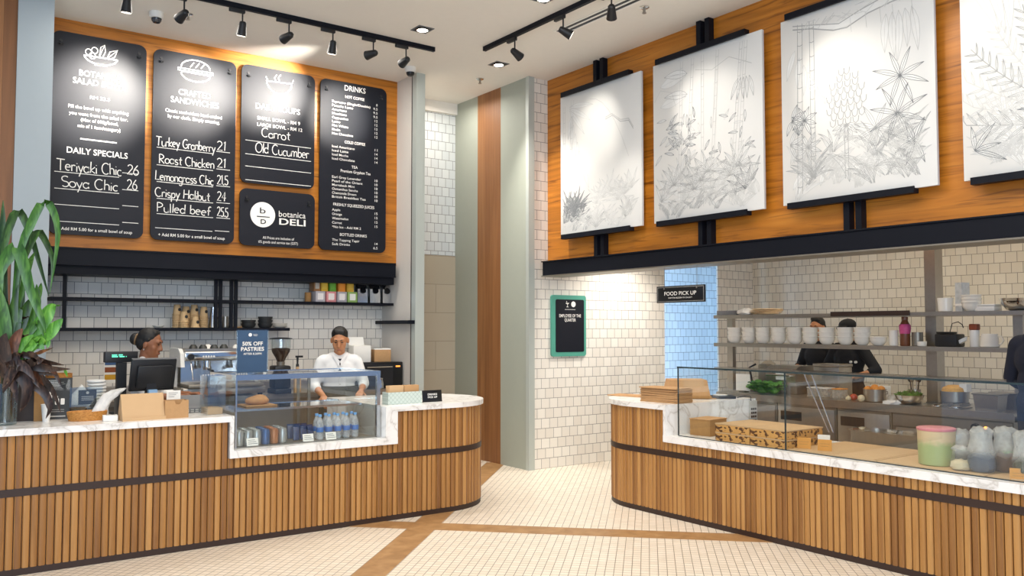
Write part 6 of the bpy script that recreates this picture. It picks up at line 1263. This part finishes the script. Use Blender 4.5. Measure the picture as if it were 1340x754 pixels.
    if hair == 'short':
        part('hair', blob('hair', [('e', hp(0, .022, .052), (.083, .090, .084), E_), ('c', hp(-.03, -.028, .108), hp(.035, -.032, .102), .028, .026), ('e', hp(0, .045, .005), (.081, .068, .08), E_)], M['hair'], .007, 3), None, t)
    elif hair == 'bun':
        part('hair', blob('hair', [('e', hp(0, .028, .052), (.086, .092, .084), E_), ('e', hp(0, .055, .005), (.080, .066, .08), E_), ('c', hp(-.03, -.02, .10), hp(.03, -.02, .10), .028, .028), ('c', hp(-.075, .0, .04), hp(-.07, .05, -.03), .014, .014), ('c', hp(.075, 0, .04), hp(.07, .05, -.03), .014, .014)], M['hair'], .007, 3), None, t)
        b = part('hair_bun', blob('hair_bun', [('e', hp(0, .135, .012), (.052, .042, .052), E_), ('c', hp(0, .095, .01), hp(0, .12, .01), .035, .035)], M['hair'], .007, 2), None, t); pts = []
        for k in range(20): a = 2*math.pi*k/20; pts.append(hp(.047*math.cos(a), .118, .012 + .047*math.sin(a)))
        part('hair_tie', MB().tube(pts, .007, 8, closed=True), plain('brown_hair_tie', '#7d6243', .6), t)
    else:
        part('hair', blob('hair', [('e', hp(0, .045, .0), (.080, .066, .08), E_)], M['hair'], .008, 3), None, t); part('cap', blob('cap', [('e', hp(0, .018, .062), (.092, .105, .070), E_), ('c', hp(-.05, -.09, .05), hp(.05, -.09, .05), .02, .02)], M['blackcloth'], .008, 3), None, t)
    return t, hp
dn = (0, -.25, -.95)
PB = M['shirt']
pm_ = P('y', 7.97, 444, 445)
t, hp = person('person in a white shirt looking down at work behind the drinks case', (pm_.x, 7.97, 0), R(-20), 1.29, (0, -.05, 1.485), 24, -10,
    [(-1, (-.245, -.02, 1.04), (-.165, -.20, .945), (.25, -.75, -.6), (.2, .3, -1)), (1, (.245, -.02, 1.05), (.20, -.20, .985), (-.3, -.8, -.4), (-.2, .2, -1))], M['skin'], M['shirt'], M['trousers'], 'short', .006)
b = MB()
for s in (-1, 1): b.prism([(s*.012, 1.225), (s*.075, 1.335), (s*.070, 1.365), (s*.0, 1.275)], -.128, -.122, 0, lambda x, z, y: (x, y + max(0, (z - 1.26))*.75, z))
part('collar', b, M['shirt'], t, smooth=False)
part('undershirt', MB().prism([(-.03, 1.30), (.03, 1.30), (.0, 1.235)], -.118, -.106, 0, lambda x, z, y: (x, y + (z - 1.235)*.5 - .008, z)), M['navycloth'], t, 'dark undershirt at the open collar', smooth=False)
b = MB()
for k in range(4): z = 1.19 - .07*k; b.cone((.0, -.128, z), (0, -.1245, z), .006, .006, 10)
b.box(-.014, -.012, -.127, -.122, .95, 1.22); part('placket', b, M['pale_grey'], t, smooth=False)
def wrap_sheet(z0, z1, a0, a1, rx, ry, mb, th=.006, n=16):
    poly = [((rx + o) * math.sin(R(a)), -(ry + o) * math.cos(R(a))) for o, rng in ((th, range(n+1)), (0, range(n, -1, -1))) for a in [a0 + (a1-a0)*k/n for k in rng]]
    return mb.prism(poly, z0, z1)
part('apron', wrap_sheet(.50, 1.03, -95, 95, .190, .140, MB()), M['apron'], t); part('apron_string', wrap_sheet(1.0, 1.03, -180, 180, .193, .143, MB()), M['apron'], t)
pw_ = P('y', 7.75, 200, 450)
t, hp = person('person in profile with dark hair in a bun behind the till', (pw_.x - .045, 7.77, 0), R(58), 1.27, (0, -.03, 1.468), 14, 0,
    [(-1, (-.20, -.08, 1.02), (-.12, -.30, 1.03), (.2, -.9, .1), (0, 0, -1)), (1, (.20, -.08, 1.02), (.10, -.33, 1.03), (-.2, -.9, .1), (0, 0, -1))], M['skin_dark'], M['shirt'], M['trousers'], 'bun', .006)
part('collar', blob('collar', [('c', (-.045, .015, 1.33), (.045, .015, 1.33), .036, .036)], M['shirt'], .008), None, t)
part('earring', MB().ell(hp(-.092, .01, -.05), (.005, .005, .007), 8), M['chrome'], t)
part('apron', wrap_sheet(.5, 1.02, -95, 95, .190, .140, MB()), M['apron'], t)
t, hp = person('person in black with a black cap behind the oranges and bowls, head half hidden by the shelf', (8.62, 5.50, 0), R(-92), 1.39, (0, -.03, 1.575), 12, 0,
    [(-1, (-.28, -.04, 1.14), (-.16, -.27, 1.09), (.4, -.8, -.2), (0, .1, -1)), (1, (.37, -.06, 1.15), (.25, -.27, 1.085), (-.75, -.5, -.05), (0, .2, -1))], M['skin'], M['blackcloth'], M['blackcloth'], 'cap', .006)
t['label'] = 'person in black, arm bent, behind the pot of oranges, face hidden by bowls'
b = MB()
for x in (.10, .16): b.cone((x, -.131, 1.235), (x, -.112, 1.235), .014, .014, 12)
part('badges', b, M['whiteplastic'], t, 'two small white badges', smooth=False)
t, hp = person('person in black farther left behind the kitchen shelf, beside the steel box', (8.82, 6.02, 0), R(-96), 1.40, (0, -.02, 1.605), 8, 10,
    [(-1, (-.26, -.02, 1.15), (-.16, -.26, 1.14), (.3, -.9, 0), (0, 0, -1)), (1, (.26, -.02, 1.15), (.14, -.26, 1.12), (-.3, -.9, 0), (0, 0, -1))], M['skin'], M['blackcloth'], M['blackcloth'], 'short', .008)
q = P('x', 6.98, 1362, 500)
t, hp = person('person in a navy shirt cut off by the right edge, standing in the kitchen aisle', (6.98, q.y, 0), R(80), 1.50, (0, -.03, 1.70), 12, 0,
    [(-1, (-.25, -.03, 1.22), (-.19, -.26, 1.06), (.2, -.9, -.2), (0, 0, -1)), (1, (.25, -.03, 1.22), (.19, -.26, 1.06), (-.2, -.9, -.2), (0, 0, -1))], M['skin'], M['navycloth'], M['navycloth'], 'short', .008)

# ================================================================== PLANT in a glass vase at the left end of the counter
vx, vy = .655, 6.74
M['leaf_dark'] = plain('dark_green_leaf', '#2f4f1f', .35, var=.35, scale=9); M['leaf_mid'] = plain('mid_green_leaf', '#456f2a', .35, var=.3, scale=9); M['leaf_bright'] = plain('bright_green_leaf', '#63a238', .4, var=.25, scale=9)

def leafmat(name, c0, c1, c2, rough=.36):
    m, nt, b = newmat(name); tc = nd(nt, 'ShaderNodeTexCoord'); mp = nd(nt, 'ShaderNodeMapping'); mp.inputs['Scale'].default_value = (38, 38, 9); nz = nd(nt, 'ShaderNodeTexNoise', Scale=1.0, Detail=5.0, Distortion=.8)
    nt.links.new(tc.outputs['Object'], mp.inputs[0]); nt.links.new(mp.outputs[0], nz.inputs['Vector']); rp = nd(nt, 'ShaderNodeValToRGB'); e = rp.color_ramp.elements; e[0].position = .34; e[0].color = lin(c0); e[1].position = .68; e[1].color = lin(c2); k = e.new(.5); k.color = lin(c1)
    nt.links.new(nz.outputs['Fac'], rp.inputs[0]); nt.links.new(rp.outputs[0], b.inputs['Base Color']); b.inputs['Roughness'].default_value = rough; return m
M['leaf_dark'] = leafmat('dark_green_leaf', '#1d3515', '#2c4a1d', '#466a2c'); M['leaf_mid'] = leafmat('mid_green_leaf', '#2c5019', '#3f6d26', '#5d8a38'); M['leaf_bright'] = leafmat('bright_green_leaf', '#3f7a22', '#5b9a33', '#7fb84c')
M['leaf_bronze'] = leafmat('bronze_purple_leaf', '#1c1412', '#33231d', '#5a4334'); M['leaf_rust'] = leafmat('rust_brown_leaf', '#3a2219', '#5f3a27', '#8a5a40'); M['stem'] = plain('brown_green_stem', '#4a4426', .6, var=.3)
t = thing('potted_plant', 'tall mixed plant of strappy green and bronze leaves in a clear vase', 'plant', (vx, vy, ZT)); OFF = Vector(t.location)
part('vase', MB().lathe([(.058, 0), (.066, .006), (.070, .20), (.075, .28), (.071, .28), (.066, .20), (.06, .02), (0, .02)], n=28), glassmat('vase_glass', (.75, .82, .82), 1.0, .05), t, 'clear glass vase')
st = MB(); rnd = random.Random(12)
for k in range(11):
    a = rnd.uniform(0, 6.3); r0 = rnd.uniform(.005, .045); st.tube([(r0*math.cos(a), r0*math.sin(a), .022), (r0*.6*math.cos(a+1), r0*.6*math.sin(a+1), .2), (r0*1.2*math.cos(a+2), r0*1.2*math.sin(a+2), .45)], rnd.uniform(.005, .011), 8)
part('stems', st, M['stem'], t)
def smooth_path(pts, n=16):
    pts = [Vector(p) for p in pts]; out = []
    for i in range(n + 1):
        u = i/n*(len(pts)-1); j = min(int(u), len(pts)-2); f = u - j; p0 = pts[max(j-1, 0)]; p1 = pts[j]; p2 = pts[j+1]; p3 = pts[min(j+2, len(pts)-1)]
        out.append(.5*((2*p1) + (p2-p0)*f + (2*p0-5*p1+4*p2-p3)*f*f + (3*p1-p0-3*p2+p3)*f**3))
    return out
def leafpx(path, wpx, mat, y0=0, y1=0, taper=.6, fold=.25):
    n = len(path); pts = []
    for i, (a, b) in enumerate(path): pts.append(P('y', vy + y0 + (y1 - y0)*i/(n-1), a, b) - OFF)
    pts = smooth_path(pts, 18); m = 6.1/FPX; ws = [wpx*(.72 if mat in (BZ, RU) else .9)*m*.5*min(1, (.35 + 2.2*i/18))*(max(.04, 1 - (i/18)**(1/taper*1.6))) for i in range(19)]
    part('leaf', MB().strip(pts, ws, (_r + Vector((0, .25, .2))), fold=fold), M[mat], t)
LD, LM_, LB, BZ, RU = 'leaf_dark', 'leaf_mid', 'leaf_bright', 'leaf_bronze', 'leaf_rust'
for path, w, mat, a, b in (
    ([(14, 470), (24, 340), (40, 293), (57, 263), (70, 277), (76, 303), (73, 335), (65, 385)], 13, LM_, 0, -.12),
    ([(8, 470), (2, 345), (14, 290), (24, 275), (36, 296), (45, 322), (56, 360), (64, 388)], 13, LD, .05, .12),
    ([(12, 470), (24, 360), (46, 305), (54, 306), (64, 325), (69, 345), (66, 378)], 12, LD, 0, .1),
    ([(6, 470), (-4, 370), (10, 335), (22, 324), (31, 345), (41, 383), (56, 420), (60, 436)], 20, LM_, -.05, -.18),
    ([(6, 470), (2, 380), (3, 310), (4, 262)], 16, LD, .1, .14), ([(12, 470), (20, 400), (36, 350), (45, 330)], 16, LM_, .02, .08), ([(2, 470), (-6, 380), (-16, 330), (-30, 310)], 16, LM_, 0, -.05),
    ([(14, 470), (22, 420), (24, 360), (20, 335)], 20, LD, .08, .1), ([(16, 470), (36, 420), (50, 385), (54, 370)], 14, LM_, .05, .1), ([(10, 480), (30, 440), (46, 400), (48, 372)], 22, LM_, -.02, .02),
    ([(10, 480), (15, 430), (18, 400), (24, 372)], 16, LD, -.04, -.06), ([(4, 480), (4, 430), (-2, 390), (-8, 370)], 22, LM_, -.05, -.1), ([(12, 470), (40, 430), (52, 425), (57, 440)], 14, LM_, -.05, -.1),
    ([(14, 480), (42, 442), (58, 416), (68, 402), (79, 399)], 24, LB, -.04, -.1), ([(16, 480), (40, 450), (62, 436), (74, 425), (82, 417)], 24, LB, -.06, -.12), ([(16, 480), (46, 448), (58, 452), (66, 446)], 18, LB, -.1, -.14), ([(14, 485), (24, 455), (34, 445), (44, 438)], 14, LB, -.1, -.16),
    ([(10, 490), (30, 468), (52, 460), (70, 455)], 22, RU, -.1, -.16), ([(10, 495), (34, 478), (60, 482), (92, 483)], 20, BZ, -.1, -.22), ([(10, 495), (36, 470), (62, 474), (84, 478)], 14, BZ, -.06, -.12), ([(10, 500), (40, 486), (58, 488), (76, 492)], 12, BZ, -.1, -.16),
    ([(8, 500), (32, 498), (56, 512), (66, 532), (60, 548)], 18, BZ, -.12, -.24), ([(8, 500), (24, 490), (36, 506), (32, 528), (26, 540)], 22, BZ, -.14, -.26), ([(8, 495), (22, 500), (40, 494), (52, 508)], 18, BZ, -.12, -.2), ([(8, 492), (18, 470), (30, 464), (40, 470)], 20, BZ, -.16, -.2),
    ([(8, 490), (-4, 460), (-14, 450), (-26, 460)], 24, BZ, -.1, -.15), ([(8, 495), (-6, 480), (-18, 490), (-30, 510)], 22, BZ, -.12, -.2), ([(10, 490), (14, 460), (22, 440), (30, 430)], 22, RU, -.12, -.18), ([(8, 490), (4, 465), (4, 448), (8, 436)], 26, BZ, -.16, -.22), ([(10, 495), (20, 480), (10, 500), (4, 515)], 20, BZ, -.18, -.25),
    ([(10, 485), (26, 470), (38, 458), (50, 449)], 12, LB, -.12, -.17), ([(8, 500), (14, 500), (20, 512), (22, 528)], 14, BZ, -.2, -.28), ([(10, 490), (30, 476), (46, 474), (58, 470)], 18, BZ, -.16, -.22), ([(8, 490), (20, 478), (34, 482), (46, 498)], 22, BZ, -.18, -.26)): leafpx(path, w, mat, a, b)
for k in range(18):
    a = rnd.uniform(-1.2, 1.9); L = rnd.uniform(35, 78); bx_, by_ = 9 + rnd.uniform(-5, 6), rnd.uniform(476, 496); ex = bx_ + L*math.sin(a + .3); ey = by_ - 16 + L*.75*(1 - math.cos(a))
    leafpx([(bx_, by_), (bx_ + (ex-bx_)*.4, by_ - 14 + (ey-by_)*.15), (bx_ + (ex-bx_)*.8, by_ - 8 + (ey-by_)*.55), (ex, ey + 8)], rnd.uniform(11, 18), rnd.choice([BZ, BZ, RU]), rnd.uniform(-.1, .05), rnd.uniform(-.28, .12))
for k in range(16):
    a = rnd.uniform(-.6, 2.3); L = rnd.uniform(60, 110); bx_, by_ = 8 + rnd.uniform(-6, 8), rnd.uniform(470, 492); ex = bx_ + L*.55*math.sin(a*.6 + .1); ey = by_ - L*math.cos(a*.5)*.9
    leafpx([(bx_, by_), (bx_ + (ex-bx_)*.35, by_ + (ey-by_)*.5), (bx_ + (ex-bx_)*.75, by_ + (ey-by_)*.88), (ex, ey + 6)], rnd.uniform(10, 18), rnd.choice([LD, LM_, LD, BZ]), rnd.uniform(-.05, .1), rnd.uniform(-.1, .16))
part('leaf', MB().strip([P('y', vy - .2, *q) - OFF for q in ((84, 482), (86, 487), (88, 493))], [.006, .012, .003], _r), M['leaf_bright'], t)
